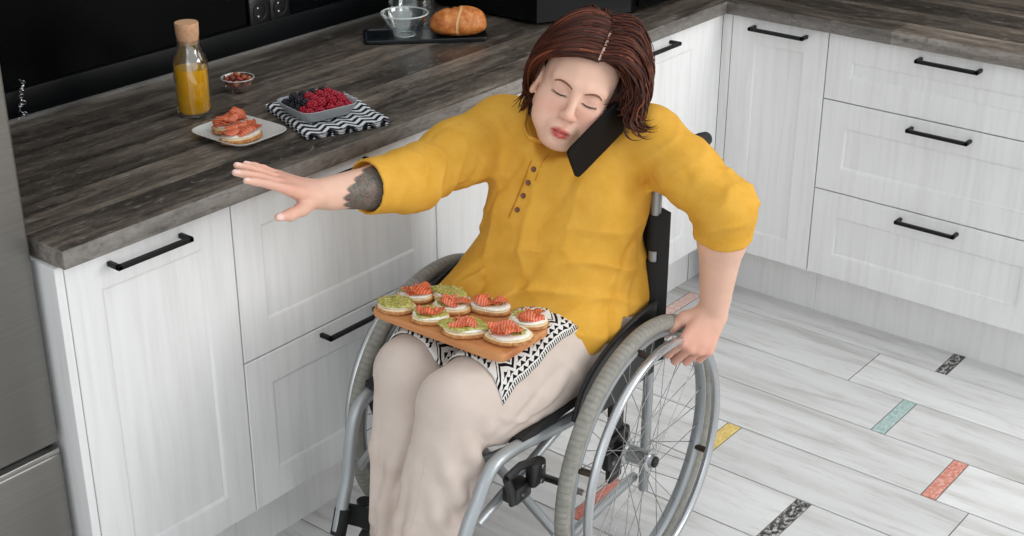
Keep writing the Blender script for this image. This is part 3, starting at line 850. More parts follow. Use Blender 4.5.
for s, nm in ((1, 'n'), (-1, 'f')):
    if s > 0:
        l = .180
        path = [(-.125, .196, .430), (.13, l + .004, .437), (.30, l, .462), (.385, l, .468), (.425, l, .450), (.452, l, .415), (.49, l, .364), (.525, l, .27), (.545, l, .155), (.560, l, .105)]
    else:
        l = -.190
        path = [(-.125, l, .430), (.10, l, .440), (.24, l, .455), (.308, l, .453), (.345, l, .444), (.366, l, .420), (.380, l, .376), (.395, l, .300), (.412, l, .250), (.438, l, .175), (.462, l, .105)]
    fr_ = MB().tube(bez(path, 6), TR + .001, 16).build('side_frame', M_alu, wc)
    l2 = l - s * .012
    fx = path[-4][0] - .04
    MB().tube([(.15 if s > 0 else .12, l2, .425), ((.438 if s > 0 else .374), l2, (.350 if s > 0 else .312))], .0095, 12).build('front_strut', M_alu, wc)
    lp = .205 if s > 0 else l
    MB().tube(fillet([(-.125, lp, .135), (-.125, lp, .430), (-.122, lp, .80), (-.125, lp, .905), (-.19, lp, .912), (-.235, lp, .905)], .05, 8), .0112, 14).build('back_post', M_alu, wc)
    for za, zb_ in ((.50, .690), (.715, .792)): MB().tube([(-.1238, lp, za), (-.1225, lp, zb_)], .0155, 14).build('back_sleeve', M_fab, wc)
    g = MB().tube([(-.205, lp, .9105), (-.245, lp, .903), (-.30, lp, .896), (-.322, lp, .893), (-.328, lp, .892)], [.0140, .0158, .0162, .0150, .008], 16).build('push_handle', M_rub, wc)
    MB().tube(fillet([(-.125, l, .16), (.20, l, .150), (path[-2][0] - .06, l2, .20)], .05, 6), .0105, 12).build('lower_rail', M_alu, wc)
    # axle plate between frame and hub
    pl = MB()
    pl.box((-.028, l + s * .012, .225), (.022, l + s * .026, .462), .005, 2)
    pl.box((-.045, l + s * .014, .268), (.045, l + s * .034, .345), .008, 2)
    pl.tube([(0, l + s * .030, WR), (0, l + s * .052, WR)], .017, 16)
    pl.build('axle_plate', M_plast, wc)
    bl = MB()
    for z in (.288, .325):
        for x in (-.03, .03): bl.lathe([(0, 0), (.006, 0), (.006, .004), (0, .004)], 8, M=Matrix.Translation((x, l + s * .034, z)) @ Matrix.Rotation(-s * PI / 2, 4, 'X'))
    bl.build('bolts', M_steel, wc)
    # caster
    cx, cl_ = .345, l + s * .004
    MB().tube([(cx, cl_, .21), (cx, cl_, .165)], .016, 14).build('caster_stem', M_plast, wc)
    fk = MB(); fk.box((cx - .045, cl_ - .024, .150), (cx + .018, cl_ + .024, .163), .004)
    for q in (-1, 1): fk.box((cx - .058, cl_ + q * .022 - .003, .065), (cx - .018, cl_ + q * .022 + .003, .156), .002)
    fk.build('caster_fork', M_plast, wc)
    cw = MB(); cw.torus((cx - .04, cl_, .0752), (0, 1, 0), .060, .0150, 48, 12); cwo = cw.build('caster_wheel', M_rub, wc)
    MB().lathe([(0, -.014), (.020, -.014), (.026, -.006), (.05, -.005), (.05, .005), (.026, .006), (.020, .014), (0, .014)], 28, M=Matrix.Translation((cx - .04, cl_, .0752)) @ Matrix.Rotation(PI / 2, 4, 'X')).build('caster_hub', M_plast, cwo)
    # foot plate
    px, pz = path[-1][0], .105
    fp = MB(); a0, a1 = sorted((l + s * .012, l - s * .15)); fp.box((px - .01, a0, pz - .012), (px + .135, a1, pz + .0), .006, 3); fp.build('footplate', M_plast, wc)
    MB().tube([(px - .005, l, pz + .012), (px - .005, l - s * .152, pz - .004)], .008, 12).build('footplate_bar', M_alu, wc)
    # side guard
    gl = l + s * .040
    prof = [(-.115, .440), (.17, .440), (.192, .468), (.172, .512), (.148, .536), (.102, .564), (.03, .588), (-.045, .600), (-.115, .602)]
    gm = MB(); n = len(prof); gm.add([(x, gl - .002, z) for x, z in prof] + [(x, gl + .002, z) for x, z in prof], [tuple(range(n)), tuple(range(2 * n - 1, n - 1, -1))] + [(i, (i + 1) % n, n + (i + 1) % n, n + i) for i in range(n)])
    gd = gm.build('side_guard', M_plast, wc, 30)
    MB().tube(bez([(x, gl, z) for x, z in prof[2:]], 5), .0055, 10).build('guard_edge', M_rub, gd)
    # wheel lock
    k0 = V((.325, l + s * .020, .388))
    bk = MB(); q0 = 0 if s > 0 else -.10
    bk.box((.318 + q0, l - s * .004, .366), (.372 + q0, l + s * .030, .402), .006, 2, M=None)
    bk.tube([(.395 + q0, l + s * .024, .440), (.355 + q0, l + s * .026, .447), (.30 + q0, l + s * .028, .432)], .0095, 10, sq=(1, .7))
    bk.tube([(.395 + q0, l + s * .024, .440), (.380 + q0, l + s * .024, .40), (.372 + q0, l + s * .022, .372)], .0095, 10, sq=(1, .7))
    bk.box((.285 + q0, l + s * .018, .385), (.330 + q0, l + s * .042, .438), .008, 2)
    bk.tube([(.30 + q0, l + s * .034, .40), (.262 + q0, l + s * .040, .372), (.236 + q0, l + s * .060, .352)], .0075, 10)
    wl = bk.build('wheel_lock', M_plast, wc)
    MB().tube([(.245 + q0, l + s * .052, .357), (.240 + q0, l + s * .096, .352)], .0065, 10).build('brake_shoe', M_steel, wl)
    sc_ = MB()
    for (x, z, d) in ((.302, .425, .043), (.306, .396, .043), (.352, .385, .031)): sc_.lathe([(0, 0), (.0055, 0), (.005, .003), (0, .0032)], 10, M=Matrix.Translation((x + q0, l + s * d, z)) @ Matrix.Rotation(-s * PI / 2, 4, 'X'))
    sc_.build('screws', M_steel, wl)
# folding cross brace
MB().tube([(.19, .165, .420), (.19, -.175, .17)], .0105, 12).build('cross_brace', M_alu, wc)
MB().tube([(.165, -.175, .420), (.165, .165, .17)], .0105, 12).build('cross_brace', M_alu, wc)
# seat sling, back sling, calf strap
def sheet(fn, n, m, th, name, mat, parent):
    vs = []; fs = []
    P = [[V(fn(i / (n - 1), j / (m - 1))) for j in range(m)] for i in range(n)]
    nr = []
    for i in range(n):
        for j in range(m):
            a = P[min(i + 1, n - 1)][j] - P[max(i - 1, 0)][j]; b = P[i][min(j + 1, m - 1)] - P[i][max(j - 1, 0)]
            nr.append(a.cross(b).normalized())
    for sg in (1, -1):
        for i in range(n):
            for j in range(m): vs.append(P[i][j] + nr[i * m + j] * th / 2 * sg)
    for s_ in range(2):
        b = s_ * n * m
        for i in range(n - 1):
            for j in range(m - 1):
                f = (b + i * m + j, b + (i + 1) * m + j, b + (i + 1) * m + j + 1, b + i * m + j + 1); fs.append(f if s_ == 0 else f[::-1])
    rim = [i * m for i in range(n)] + [(n - 1) * m + j for j in range(1, m)] + [i * m + m - 1 for i in range(n - 2, -1, -1)] + [j for j in range(m - 2, 0, -1)]
    for a, b in zip(rim, rim[1:] + rim[:1]): fs.append((a, b, b + n * m, a + n * m))
    return MB().add(vs, fs).build(name, mat, parent, 50)
def seat_fn(u, v):
    x = -.11 + .43 * u; l = -.198 + .386 * v; t = 2 * v - 1
    return (x, l, .462 + .006 * u - .022 * (1 - t * t) + .008)
sheet(seat_fn, 16, 16, .014, 'seat', M_fab, wc)
def back_fn(u, v):
    z = .46 + .335 * u; l = -.206 + .430 * v; t = 2 * v - 1
    return (-.128 - .030 * (1 - t ** 4), l, z)
sheet(back_fn, 14, 22, .028, 'backrest', M_fab, wc)
def strap_fn(u, v):
    a = v * PI; l = -.205 + .375 * v
    return (.398 - .05 * math.sin(a) + .06 * v, l, .180 + .050 * u)
sheet(strap_fn, 6, 22, .006, 'calf_strap', M_fab, wc)
sb = MB()
sb.tube([(.434, -.190, .178), (.424, -.190, .205), (.415, -.190, .232)], .0165, 16)
sb.build('strap_loop', M_fab, wc)
# ------------------------------------------------------------------ sculpting volumes (signed distance -> mesh)
def nrm(a): a = np.asarray(a, float); return a / np.linalg.norm(a)
class Vol:
    def __init__(s, lo, hi, h):
        s.lo = np.array(lo, float); s.h = h
        s.n = np.ceil((np.array(hi, float) - s.lo) / h).astype(int) + 1
        s.D = np.full(s.n, .06, np.float32)
        s.ax = [(s.lo[i] + h * np.arange(s.n[i])).astype(np.float32) for i in range(3)]
    def blk(s, lo, hi):
        a = np.clip(np.floor((np.array(lo) - s.lo) / s.h).astype(int), 0, s.n)
        b = np.clip(np.ceil((np.array(hi) - s.lo) / s.h).astype(int) + 1, 0, s.n)
        sl = tuple(slice(x, y) for x, y in zip(a, b))
        X = s.ax[0][sl[0]][:, None, None]; Y = s.ax[1][sl[1]][None, :, None]; Z = s.ax[2][sl[2]][None, None, :]
        return sl, X, Y, Z
    def comb(s, sl, d, k, op='add'):
        D = s.D[sl]
        if D.size == 0: return
        d = d.astype(np.float32)
        if op == 'add':
            if k > 0: hh = np.maximum(k - np.abs(D - d), 0) / k; s.D[sl] = np.minimum(D, d) - hh * hh * k * .25
            else: s.D[sl] = np.minimum(D, d)
        elif op == 'sub':
            d = -d
            if k > 0: hh = np.maximum(k - np.abs(D - d), 0) / k; s.D[sl] = np.maximum(D, d) + hh * hh * k * .25
            else: s.D[sl] = np.maximum(D, d)
    def cone(s, a, b, ra, rb, k=.01, op='add', flat=None):
        """round cone from a to b; flat=(dir, factor) squashes across dir"""
        a = np.array(a, float); b = np.array(b, float); m = max(ra, rb) + k + .012
        sl, X, Y, Z = s.blk(np.minimum(a, b) - m, np.maximum(a, b) + m)
        px, py, pz = X - a[0], Y - a[1], Z - a[2]
        ba = b - a
        if flat is not None:
            dr = nrm(flat[0]); q = (px * dr[0] + py * dr[1] + pz * dr[2]) * (flat[1] - 1)
            px = px + q * dr[0]; py = py + q * dr[1]; pz = pz + q * dr[2]
            ba = ba + (ba @ dr) * (flat[1] - 1) * dr
        L2 = ba @ ba + 1e-12
        t = np.clip((px * ba[0] + py * ba[1] + pz * ba[2]) / L2, 0, 1)
        d = np.sqrt((px - ba[0] * t) ** 2 + (py - ba[1] * t) ** 2 + (pz - ba[2] * t) ** 2) - (ra + (rb - ra) * t)
        s.comb(sl, d, k, op); return s
    def chain(s, pts, rs, k=.01, op='add', flat=None):
        for i in range(len(pts) - 1): s.cone(pts[i], pts[i + 1], rs[i], rs[i + 1], k, op, flat)
        return s
    def ell(s, c, r, R=None, k=.02, op='add'):
        c = np.array(c, float); r = np.array(r, float); m = (r.max() + k + .01)
        sl, X, Y, Z = s.blk(c - m, c + m)
        px, py, pz = X - c[0], Y - c[1], Z - c[2]
        if R is not None: px, py, pz = (px * R[0][0] + py * R[0][1] + pz * R[0][2], px * R[1][0] + py * R[1][1] + pz * R[1][2], px * R[2][0] + py * R[2][1] + pz * R[2][2])
        k0 = np.sqrt((px / r[0]) ** 2 + (py / r[1]) ** 2 + (pz / r[2]) ** 2); k1 = np.sqrt((px / r[0] ** 2) ** 2 + (py / r[1] ** 2) ** 2 + (pz / r[2] ** 2) ** 2) + 1e-6
        s.comb(sl, k0 * (k0 - 1) / k1, k, op); return s
    def plane(s, p, n_, k=.0, lo=None, hi=None):
        """keep the side n_ points away from; optional box limits"""
        n_ = nrm(n_)
        sl, X, Y, Z = s.blk(lo if lo is not None else s.lo, hi if hi is not None else s.lo + s.h * (s.n - 1))
        d = (X - p[0]) * n_[0] + (Y - p[1]) * n_[1] + (Z - p[2]) * n_[2]
        s.comb(sl, -d, k, 'sub'); return s
    def field(s, fn, lo=None, hi=None):
        sl, X, Y, Z = s.blk(lo if lo is not None else s.lo, hi if hi is not None else s.lo + s.h * (s.n - 1))
        s.D[sl] += fn(X, Y, Z).astype(np.float32); return s
    def surf(s):
        """surface nets"""
        D = s.D; D[0] = D[-1] = .06; D[:, 0] = D[:, -1] = .06; D[:, :, 0] = D[:, :, -1] = .06
        S = D < 0
        c8 = [(i, j, k) for i in (0, 1) for j in (0, 1) for k in (0, 1)]
        n = np.array(D.shape) - 1
        sub = lambda A, o: A[o[0]:o[0] + n[0], o[1]:o[1] + n[1], o[2]:o[2] + n[2]]
        cnt = np.zeros(n, np.uint8)
        for o in c8: cnt += sub(S, o)
        act = (cnt > 0) & (cnt < 8)
        idx = np.argwhere(act); vid = np.full(n, -1, np.int64); vid[act] = np.arange(len(idx))
        val = {o: D[idx[:, 0] + o[0], idx[:, 1] + o[1], idx[:, 2] + o[2]] for o in c8}
        acc = np.zeros((len(idx), 3)); num = np.zeros(len(idx))
        for a in c8:
            for ax_ in range(3):
                if a[ax_]: continue
                b = tuple(1 if q == ax_ else a[q] for q in range(3)); va, vb = val[a], val[b]
                cr = (va < 0) != (vb < 0); t = np.where(cr, va / np.where(cr, va - vb, 1), 0)
                p = np.tile(np.array(a, float), (len(idx), 1)); p[:, ax_] += t
                acc[cr] += p[cr]; num += cr
        P = s.lo + s.h * (idx + acc / num[:, None])
        quads = []
        for ax_ in range(3):
            o1 = [0, 0, 0]; o1[ax_] = 1
            A = S[:-1, :-1, :-1]; B = S[o1[0]:S.shape[0] - 1 + o1[0], o1[1]:S.shape[1] - 1 + o1[1], o1[2]:S.shape[2] - 1 + o1[2]]
            e = np.argwhere(A != B); e = e[(e[:, (ax_ + 1) % 3] > 0) & (e[:, (ax_ + 2) % 3] > 0)]
            u = (ax_ + 1) % 3; w_ = (ax_ + 2) % 3
            def g(du, dw):
                q = e.copy(); q[:, u] -= du; q[:, w_] -= dw; return vid[q[:, 0], q[:, 1], q[:, 2]]
            Q = np.stack([g(1, 1), g(0, 1), g(0, 0), g(1, 0)], 1); ins = A[e[:, 0], e[:, 1], e[:, 2]]
            Q[~ins] = Q[~ins][:, ::-1]; quads.append(Q)
        return P, np.concatenate(quads)
    def sample(s, P):
        """trilinear"""
        q = (np.asarray(P) - s.lo) / s.h; i = np.clip(np.floor(q).astype(int), 0, s.n - 2); t = np.clip(q - i, 0, 1); r = 0
        for a in (0, 1):
            for b in (0, 1):
                for c in (0, 1): r = r + s.D[i[:, 0] + a, i[:, 1] + b, i[:, 2] + c] * (t[:, 0] if a else 1 - t[:, 0]) * (t[:, 1] if b else 1 - t[:, 1]) * (t[:, 2] if c else 1 - t[:, 2])
        return r
def smooth_mesh(P, Q, it=1, w=.5):
    E = np.concatenate([Q[:, [0, 1]], Q[:, [1, 2]], Q[:, [2, 3]], Q[:, [3, 0]]]); E = np.concatenate([E, E[:, ::-1]])
    deg = np.bincount(E[:, 0], minlength=len(P))[:, None]
    for _ in range(it):
        for ww in (w, -w * .96):
            A = np.zeros_like(P)
            for c in range(3): A[:, c] = np.bincount(E[:, 0], P[E[:, 1], c], minlength=len(P))
            P = P + ww * (A / np.maximum(deg, 1) - P)
    return P
def np_mesh(name, P, Q):
    me = bpy.data.meshes.new(name)
    me.vertices.add(len(P)); me.vertices.foreach_set('co', np.asarray(P, np.float32).ravel())
    k = Q.shape[1]
    me.loops.add(len(Q) * k); me.loops.foreach_set('vertex_index', Q.astype(np.int32).ravel())
    me.polygons.add(len(Q)); me.polygons.foreach_set('loop_start', np.arange(0, len(Q) * k, k, dtype=np.int32))
    me.polygons.foreach_set('loop_total', np.full(len(Q), k, np.int32))
    me.update(calc_edges=True); me.validate(); return me
def paint(me, name, C):
    ca = me.color_attributes.new(name, 'FLOAT_COLOR', 'POINT'); A = np.ones((len(C), 4), np.float32); A[:, :3] = C; ca.data.foreach_set('color', A.ravel())
def vnoise(P, f, seed=0):
    """value noise at points"""
    r = np.random.default_rng(seed); T = r.random((32, 32, 32)); q = np.asarray(P) * f; i = np.floor(q).astype(int); t = q - i; t = t * t * (3 - 2 * t); o = 0
    for a in (0, 1):
        for b in (0, 1):
            for c in (0, 1): o = o + T[(i[..., 0] + a) % 32, (i[..., 1] + b) % 32, (i[..., 2] + c) % 32] * (t[..., 0] if a else 1 - t[..., 0]) * (t[..., 1] if b else 1 - t[..., 1]) * (t[..., 2] if c else 1 - t[..., 2])
    return o * 2 - 1
HB = 0.0030        # body resolution
HC = 0.0040        # clothing resolution
A3 = lambda *p: np.array(p, float)

# ------------------------------------------------------------------ pose
shR, elR, wrR = A3(-1.285, -.235, .925), A3(-1.545, -.220, .890), A3(-1.775, -.200, .928)
shL, elL, wrL = A3(-1.185, -.530, .948), A3(-1.185, -.712, .846), A3(-1.150, -.680, .600)
hipL, hipR = A3(-1.25, -.470, .546), A3(-1.25, -.295, .546)
knL, knR = A3(-1.715, -.468, .563), A3(-1.672, -.318, .563)
anL, anR = A3(-1.818, -.457, .190), A3(-1.738, -.334, .190)
# head frame (x her left, y face forward, z up)
HS = .985
HT = A3(-1.297, -.428, 1.054)
HR = np.array([[.50973, -.79198, .33607], [-.76746, -.59512, -.23841], [-.38882, .13639, .91116]])
def rotv(ax_, a):
    ax_ = nrm(ax_); K = np.array([[0, -ax_[2], ax_[1]], [ax_[2], 0, -ax_[0]], [-ax_[1], ax_[0], 0]]); return np.eye(3) + math.sin(a) * K + (1 - math.cos(a)) * K @ K
hw = lambda p: HR @ (np.asarray(p, float) * HS) + HT          # head local -> world
HM = HR.T                                                        # rows: local axes in world

def head_shape(v, k0=.02):
    def e(c, r, k=.015, op='add'): v.ell(hw(c), np.array(r) * HS, HM, k, op)
    def c(a, b, ra, rb, k=.01, op='add'): v.cone(hw(a), hw(b), ra * HS, rb * HS, k, op)
    e((0, -.022, .040), (.074, .096, .092), .0)                    # cranium
    e((0, .020, .030), (.066, .068, .078), .02)                    # forehead
    c((0, .026, -.030), (0, .043, -.069), .061, .040, .03)         # face mass
    c((-.048, -.004, -.050), (-.016, .062, -.087), .020, .015, .022); c((.048, -.004, -.050), (.016, .062, -.087), .020, .015, .022)   # jaw
    e((0, .072, -.090), (.020, .017, .014), .018)                  # chin
    e((0, .045, -.097), (.030, .034, .014), .02)                   # under the chin
    for sx in (-1, 1):
        e((sx * .043, .049, -.030), (.026, .027, .024), .022)      # cheeks
        e((sx * .040, .053, -.060), (.023, .021, .024), .022)
        c((sx * .012, .083, .022), (sx * .046, .066, .022), .010, .008, .016)   # brow ridge
        e((sx * .031, .092, -.001), (.019, .014, .011), .012, 'sub')   # socket
        e((sx * .031, .067, .000), (.0165, .0150, .0135), .005)       # lids over the eye
        c((sx * .019, .0815, -.0070), (sx * .043, .0765, -.0075), .0022, .0020, .004)   # lower edge of the lowered lid
    c((0, .084, .006), (0, .102, -.030), .0075, .0090, .012)        # bridge
    e((0, .104, -.037), (.0115, .0110, .0095), .008)               # tip
    for sx in (-1, 1):
        e((sx * .0115, .096, -.0395), (.0078, .0095, .0070), .006); e((sx * .0065, .1005, -.0475), (.0032, .0045, .0030), .003, 'sub')
    e((0, .082, -.066), (.026, .014, .018), .015)                   # muzzle
    c((-.0195, .0880, -.0690), (0, .0985, -.0665), .0036, .0052, .004); c((.0195, .0880, -.0690), (0, .0985, -.0665), .0036, .0052, .004)   # upper lip
    c((-.014, .0890, -.0775), (0, .0965, -.0795), .0040, .0064, .004); c((.014, .0890, -.0775), (0, .0965, -.0795), .0040, .0064, .004)   # lower lip
    c((-.019, .0930, -.0730), (.019, .0930, -.0730), .0016, .0016, .003, 'sub'); c((-.008, .1010, -.0728), (.008, .1010, -.0728), .0017, .0017, .003, 'sub')
    e((0, .096, -.057), (.0035, .004, .006), .005, 'sub')           # philtrum
    e((0, .094, -.0875), (.016, .005, .003), .008, 'sub')
    for sx in (-1, 1):                                               # ears
        M_ = HM
        e((sx * .0745, -.010, -.004), (.0075, .019, .031), .006)
        e((sx * .0815, -.004, .000), (.006, .0105, .019), .004, 'sub'); e((sx * .0765, -.006, -.033), (.006, .009, .010), .005)
HANDF = {}
def hand(v, wr, x, n_, left, spec, thumb, sc=1.0, k=.008):
    """wrist point, direction to the fingers, back-of-hand normal; spec: per finger (spread, bend1, bend2, bend3)"""
    x = nrm(x); n_ = nrm(n_ - x * (n_ @ x)); y = np.cross(n_, x) * (1 if not left else -1)   # y points to the thumb side
    W_ = lambda p: wr + sc * (p[0] * x + p[1] * y + p[2] * n_)
    rows = [(.030, .086, .0105, (.043, .026, .021), (.0090, .0082, .0074, .0062)), (.009, .090, .0110, (.048, .030, .022), (.0094, .0085, .0077, .0064)),
            (-.012, .085, .0105, (.044, .028, .022), (.0089, .0080, .0073, .0061)), (-.031, .076, .0095, (.034, .020, .019), (.0079, .0071, .0065, .0054))]
    tips = []; kn = []
    v.cone(wr - x * .03 * sc, W_((.012, 0, 0)), .0235 * sc, .0235 * sc, .012, flat=(n_, 1.35))
    for (yy, xx, rk, ph, rr), (spr, b1, b2, b3) in zip(rows, spec):
        base = (.010, yy * .55, 0); kc = (xx, yy, .002)
        v.cone(W_(base), W_(kc), .0150 * sc, rk * sc, .014)
        p = np.array(kc); a = 0.0; pts = [W_(p)]; rs = [rr[0] * 1.04 * sc]
        for L, b, r_ in zip(ph, (b1, b2, b3), rr[1:]):
            a += b; d = A3(math.cos(a) * math.cos(spr), math.cos(a) * math.sin(spr), -math.sin(a)); p = p + L * d; pts.append(W_(p)); rs.append(r_ * sc)
        v.chain(pts, rs, .0035); tips.append((pts, a, spr)); kn.append(W_(kc))
    v.cone(W_((.030, .006, -.006)), W_((.066, -.006, -.004)), .0165 * sc, .0135 * sc, .014)       # palm pad
    tp = [W_(p) for p in thumb]
    v.chain(tp, [.0155 * sc, .0125 * sc, .0105 * sc, .0078 * sc][:len(tp)], .008)
    return dict(x=x, y=y, n=n_, tips=tips, thumb=tp, kn=kn, W=W_)
def body_limbs(v):
    global handR, handL
    v.chain([shR, elR], [.046, .040], .02); fm_ = elR + (wrR - elR) * .3 + A3(0, 0, -.003)
    v.chain([elR, fm_, wrR], [.044, .0445, .0275], .02)
    v.chain([shL, elL], [.045, .041], .02); fl_ = elL + (wrL - elL) * .3
    v.chain([elL, fl_, wrL], [.045, .0455, .0285], .02)
    handR = hand(v, wrR, A3(-.142, .030, .082), A3(-.40, -.06, .90), False,
        [(.0, .02, .10, .06), (.0, .02, .08, .05), (-.02, -.04, .08, .05), (-.06, -.06, .10, .05)],
        [(.012, .016, -.006), (.042, .038, -.022), (.066, .048, -.036), (.090, .052, -.046)], .97)
    handL = hand(v, wrL, A3(-.60, .10, -.76), A3(-.42, -.72, .40), True,
        [(.04, .70, 1.05, .7), (.01, .80, 1.1, .7), (-.03, .85, 1.1, .7), (-.08, .85, 1.1, .7)],
        [(.014, .018, -.006), (.040, .042, -.016), (.064, .050, -.024), (.086, .050, -.036)], 1.02)

v = Vol((-2.02, -.83, .10), (-.99, -.07, 1.235), HB)
# torso, legs (under the clothes), neck
v.ell((-1.22, -.385, .85), (.100, .140, .145), None, .03)
v.ell((-1.265, -.39, .67), (.115, .140, .14), None, .04)
v.ell((-1.235, -.385, .575), (.110, .145, .07), None, .03)
for a, b in ((hipL, knL), (hipR, knR)): v.cone(a, b, .072, .050, .03)
for a, b in ((knL, anL), (knR, anR)): v.cone(a, b, .050, .034, .02)
nk0 = A3(-1.215, -.395, .975); nk1 = hw((0, -.025, -.045))
v.cone(nk0, nk1, .062, .052, .03)
v.cone(nk0 + A3(0, 0, -.01), shL + A3(.01, 0, -.010), .046, .040, .02); v.cone(nk0 + A3(0, 0, -.01), shR + A3(.01, 0, -.006), .046, .040, .02)
body_limbs(v)
vh = Vol(v.lo, v.lo + v.h * (v.n - 1), HB)
head_shape(vh)
sl = vh.blk(HT - .18, HT + .18)[0]
v.comb(sl, vh.D[sl], .018)
P, Q = v.surf(); P = smooth_mesh(P, Q, 1, .4)
# skin colour by place: lips, cheeks, nails, tattoo (a pattern of the skin itself); lid shade painted in
L_ = ((P - HT) @ HR) / HS
skin = np.array(srgb(222, 180, 158)[:3]); C = np.tile(skin, (len(P), 1))
def blend(C, w_, col): return C * (1 - w_[:, None]) + np.array(srgb(*col)[:3]) * w_[:, None]
def gau(c, r): return np.exp(-(((L_ - np.array(c)) / np.array(r)) ** 2).sum(1))
headm = (np.abs(L_) < .15).all(1)
for sx in (-1, 1): C = blend(C, .26 * gau((sx * .042, .07, -.032), (.024, .05, .02)) * headm, (222, 132, 120))
C = blend(C, .35 * gau((0, .108, -.04), (.014, .02, .012)) * headm, (216, 136, 122))
lipw = np.clip(1.6 - ((L_[:, 0] / .0235) ** 2 + ((L_[:, 2] + .0735) / .0125) ** 2) * 1.6, 0, 1) * (L_[:, 1] > .08) * headm
C = blend(C, lipw * .9, (186, 72, 68))
C = blend(C, np.clip(1 - np.abs(L_[:, 2] + .0728) / .0014, 0, 1) * (np.abs(L_[:, 0]) < .018) * (L_[:, 1] > .08) * headm, (110, 44, 44))
for sx in (-1, 1):
    C = blend(C, .35 * gau((sx * .031, .082, .001), (.016, .02, .010)) * headm, (178, 124, 112))  # eye sockets darkened: slight shade over the lids painted into the skin
    dl = np.abs(L_[:, 2] - (-.0085 + 6 * (np.abs(L_[:, 0]) - .031) ** 2)); C = blend(C, np.clip(1.3 - dl / .0016, 0, 1) * (np.abs(L_[:, 0] - sx * .031) < .0165) * (L_[:, 1] > .06) * headm, (58, 34, 30))
# hands slightly redder, nails
for hd in (handR, handL):
    d = np.linalg.norm(P - hd['W']((.09, 0, 0)), axis=1); C = blend(C, .30 * np.exp(-(d / .075) ** 4), (218, 138, 122))
    for kp in hd['kn']: C = blend(C, .25 * np.exp(-(np.linalg.norm(P - kp, axis=1) / .012) ** 2), (206, 116, 102))
    for pts, a, spr in hd['tips']:
        t = pts[-1]; dd = nrm(pts[-1] - pts[-2]); up = nrm(hd['n'] * math.cos(a) + hd['x'] * math.sin(a)); rel = P - t
        al = rel @ dd; ou = rel @ up; sd = np.linalg.norm(rel - np.outer(al, dd) - np.outer(ou, up), axis=1)
        C = blend(C, ((al > -.006) & (ou > .0015) & (sd < .0052) & (np.linalg.norm(rel, axis=1) < .013)).astype(float) * .8, (238, 200, 196))
    t = hd['thumb'][-1]; dd = nrm(hd['thumb'][-1] - hd['thumb'][-2]); rel = P - t; al = rel @ dd; up = nrm(hd['n'] * .6 + hd['y'] * .5); ou = rel @ up
    C = blend(C, ((al > -.006) & (ou > .003) & (np.linalg.norm(rel, axis=1) < .013)).astype(float) * .8, (240, 206, 200))
# forearm tattoo: dark leafy band by the cuff
fd = nrm(wrR - elR); rel = P - elR; al = rel @ fd; rad = rel - np.outer(al, fd)
e1 = nrm(np.cross(fd, A3(0, 0, 1))); e2 = np.cross(e1, fd); ang_ = np.arctan2(rad @ e2, rad @ e1)
LF = np.linalg.norm(wrR - elR)
camdir = A3(-.62, -.52, .58); side = np.arctan2(nrm(camdir - fd * (camdir @ fd)) @ e2, nrm(camdir - fd * (camdir @ fd)) @ e1)
da_ = (ang_ - side + PI) % (2 * PI) - PI
lim = .126 + .062 * np.clip(-da_ * 0 + np.cos(da_ - .85), -1, 1) + .012 * np.abs(np.sin(da_ * 6)) 
nearfa = (np.linalg.norm(rad, axis=1) < .06)
tw = np.clip((lim - al) / .006, 0, 1) * (al > -.02) * nearfa * (np.cos(da_ - .55) > .10)
leaf = vnoise(P, 150, 5) * .6 + vnoise(P, 330, 6) * .4
C = blend(C, tw * np.clip(.88 + leaf * .35, .45, 1), (70, 72, 70)); C = blend(C, tw * np.clip(leaf * 2.2 - .5, 0, .7), (126, 132, 112))
C = blend(C, tw * np.clip(-leaf * 2.4 - .5, 0, .8), (42, 42, 44))
mott = vnoise(P, 60, 9); C = C * (1 + .035 * mott[:, None])
def skin_mat():
    t = NT('skin'); at = t.node('ShaderNodeVertexColor', layer_name='skin'); t.set(Base_Color=at.outputs['Color'], Roughness=.48)
    t.p.inputs['Specular IOR Level'].default_value = .35; t.p.inputs['Subsurface Weight'].default_value = .18; t.p.inputs['Subsurface Radius'].default_value = (1, .4, .25); t.p.inputs['Subsurface Scale'].default_value = .006
    t.bump(t.noise(t.coords(), 900, 2), .08, .0004); return t.m
M_skin = skin_mat()
me = np_mesh('person', P, Q); paint(me, 'skin', C)
person = mesh_obj('person', me, M_skin)
tag(person, 'red-haired woman in a mustard shirt seated in the wheelchair, phone at her ear', 'person')

# ------------------------------------------------------------------ shirt
M_mus = NT('mustard_gauze')
_c = M_mus.coords(); _a = M_mus.noise(_c, 26, 4, .55); _b = M_mus.noise(M_mus.coords((520, 520, 520)), 1, 3, .6); _w = M_mus.noise(M_mus.coords((95, 60, 60)), 1, 5, .6, .8)
M_mus.set(Base_Color=M_mus.mix(M_mus.ramp(_a, [(.3, srgb(210, 156, 56)), (.7, srgb(219, 167, 70))]), srgb(192, 138, 42), M_mus.ramp(_b, [(.55, (0, 0, 0)), (.8, (.5, .5, .5))])), Roughness=.85)
M_mus.p.inputs['Specular IOR Level'].default_value = .15; M_mus.bump(M_mus.mix(_w, _b, .35), .35, .003)
M_mus = M_mus.m
ss = Vol((-1.72, -.83, .44), (-1.00, -.10, 1.08), HC)
ax_s = nrm(shL - shR)                              # shoulder axis to her left
Rt = np.stack([np.cross(ax_s, A3(0, 0, 1)), ax_s, A3(0, 0, 1)]); Rt[0] = nrm(Rt[0])
fwd = -Rt[0] if Rt[0][0] > 0 else Rt[0]
cs = (shL + shR) / 2
ss.ell(cs + A3(0, 0, -.085) + fwd * .020, (.120, .170, .145), Rt, .02)
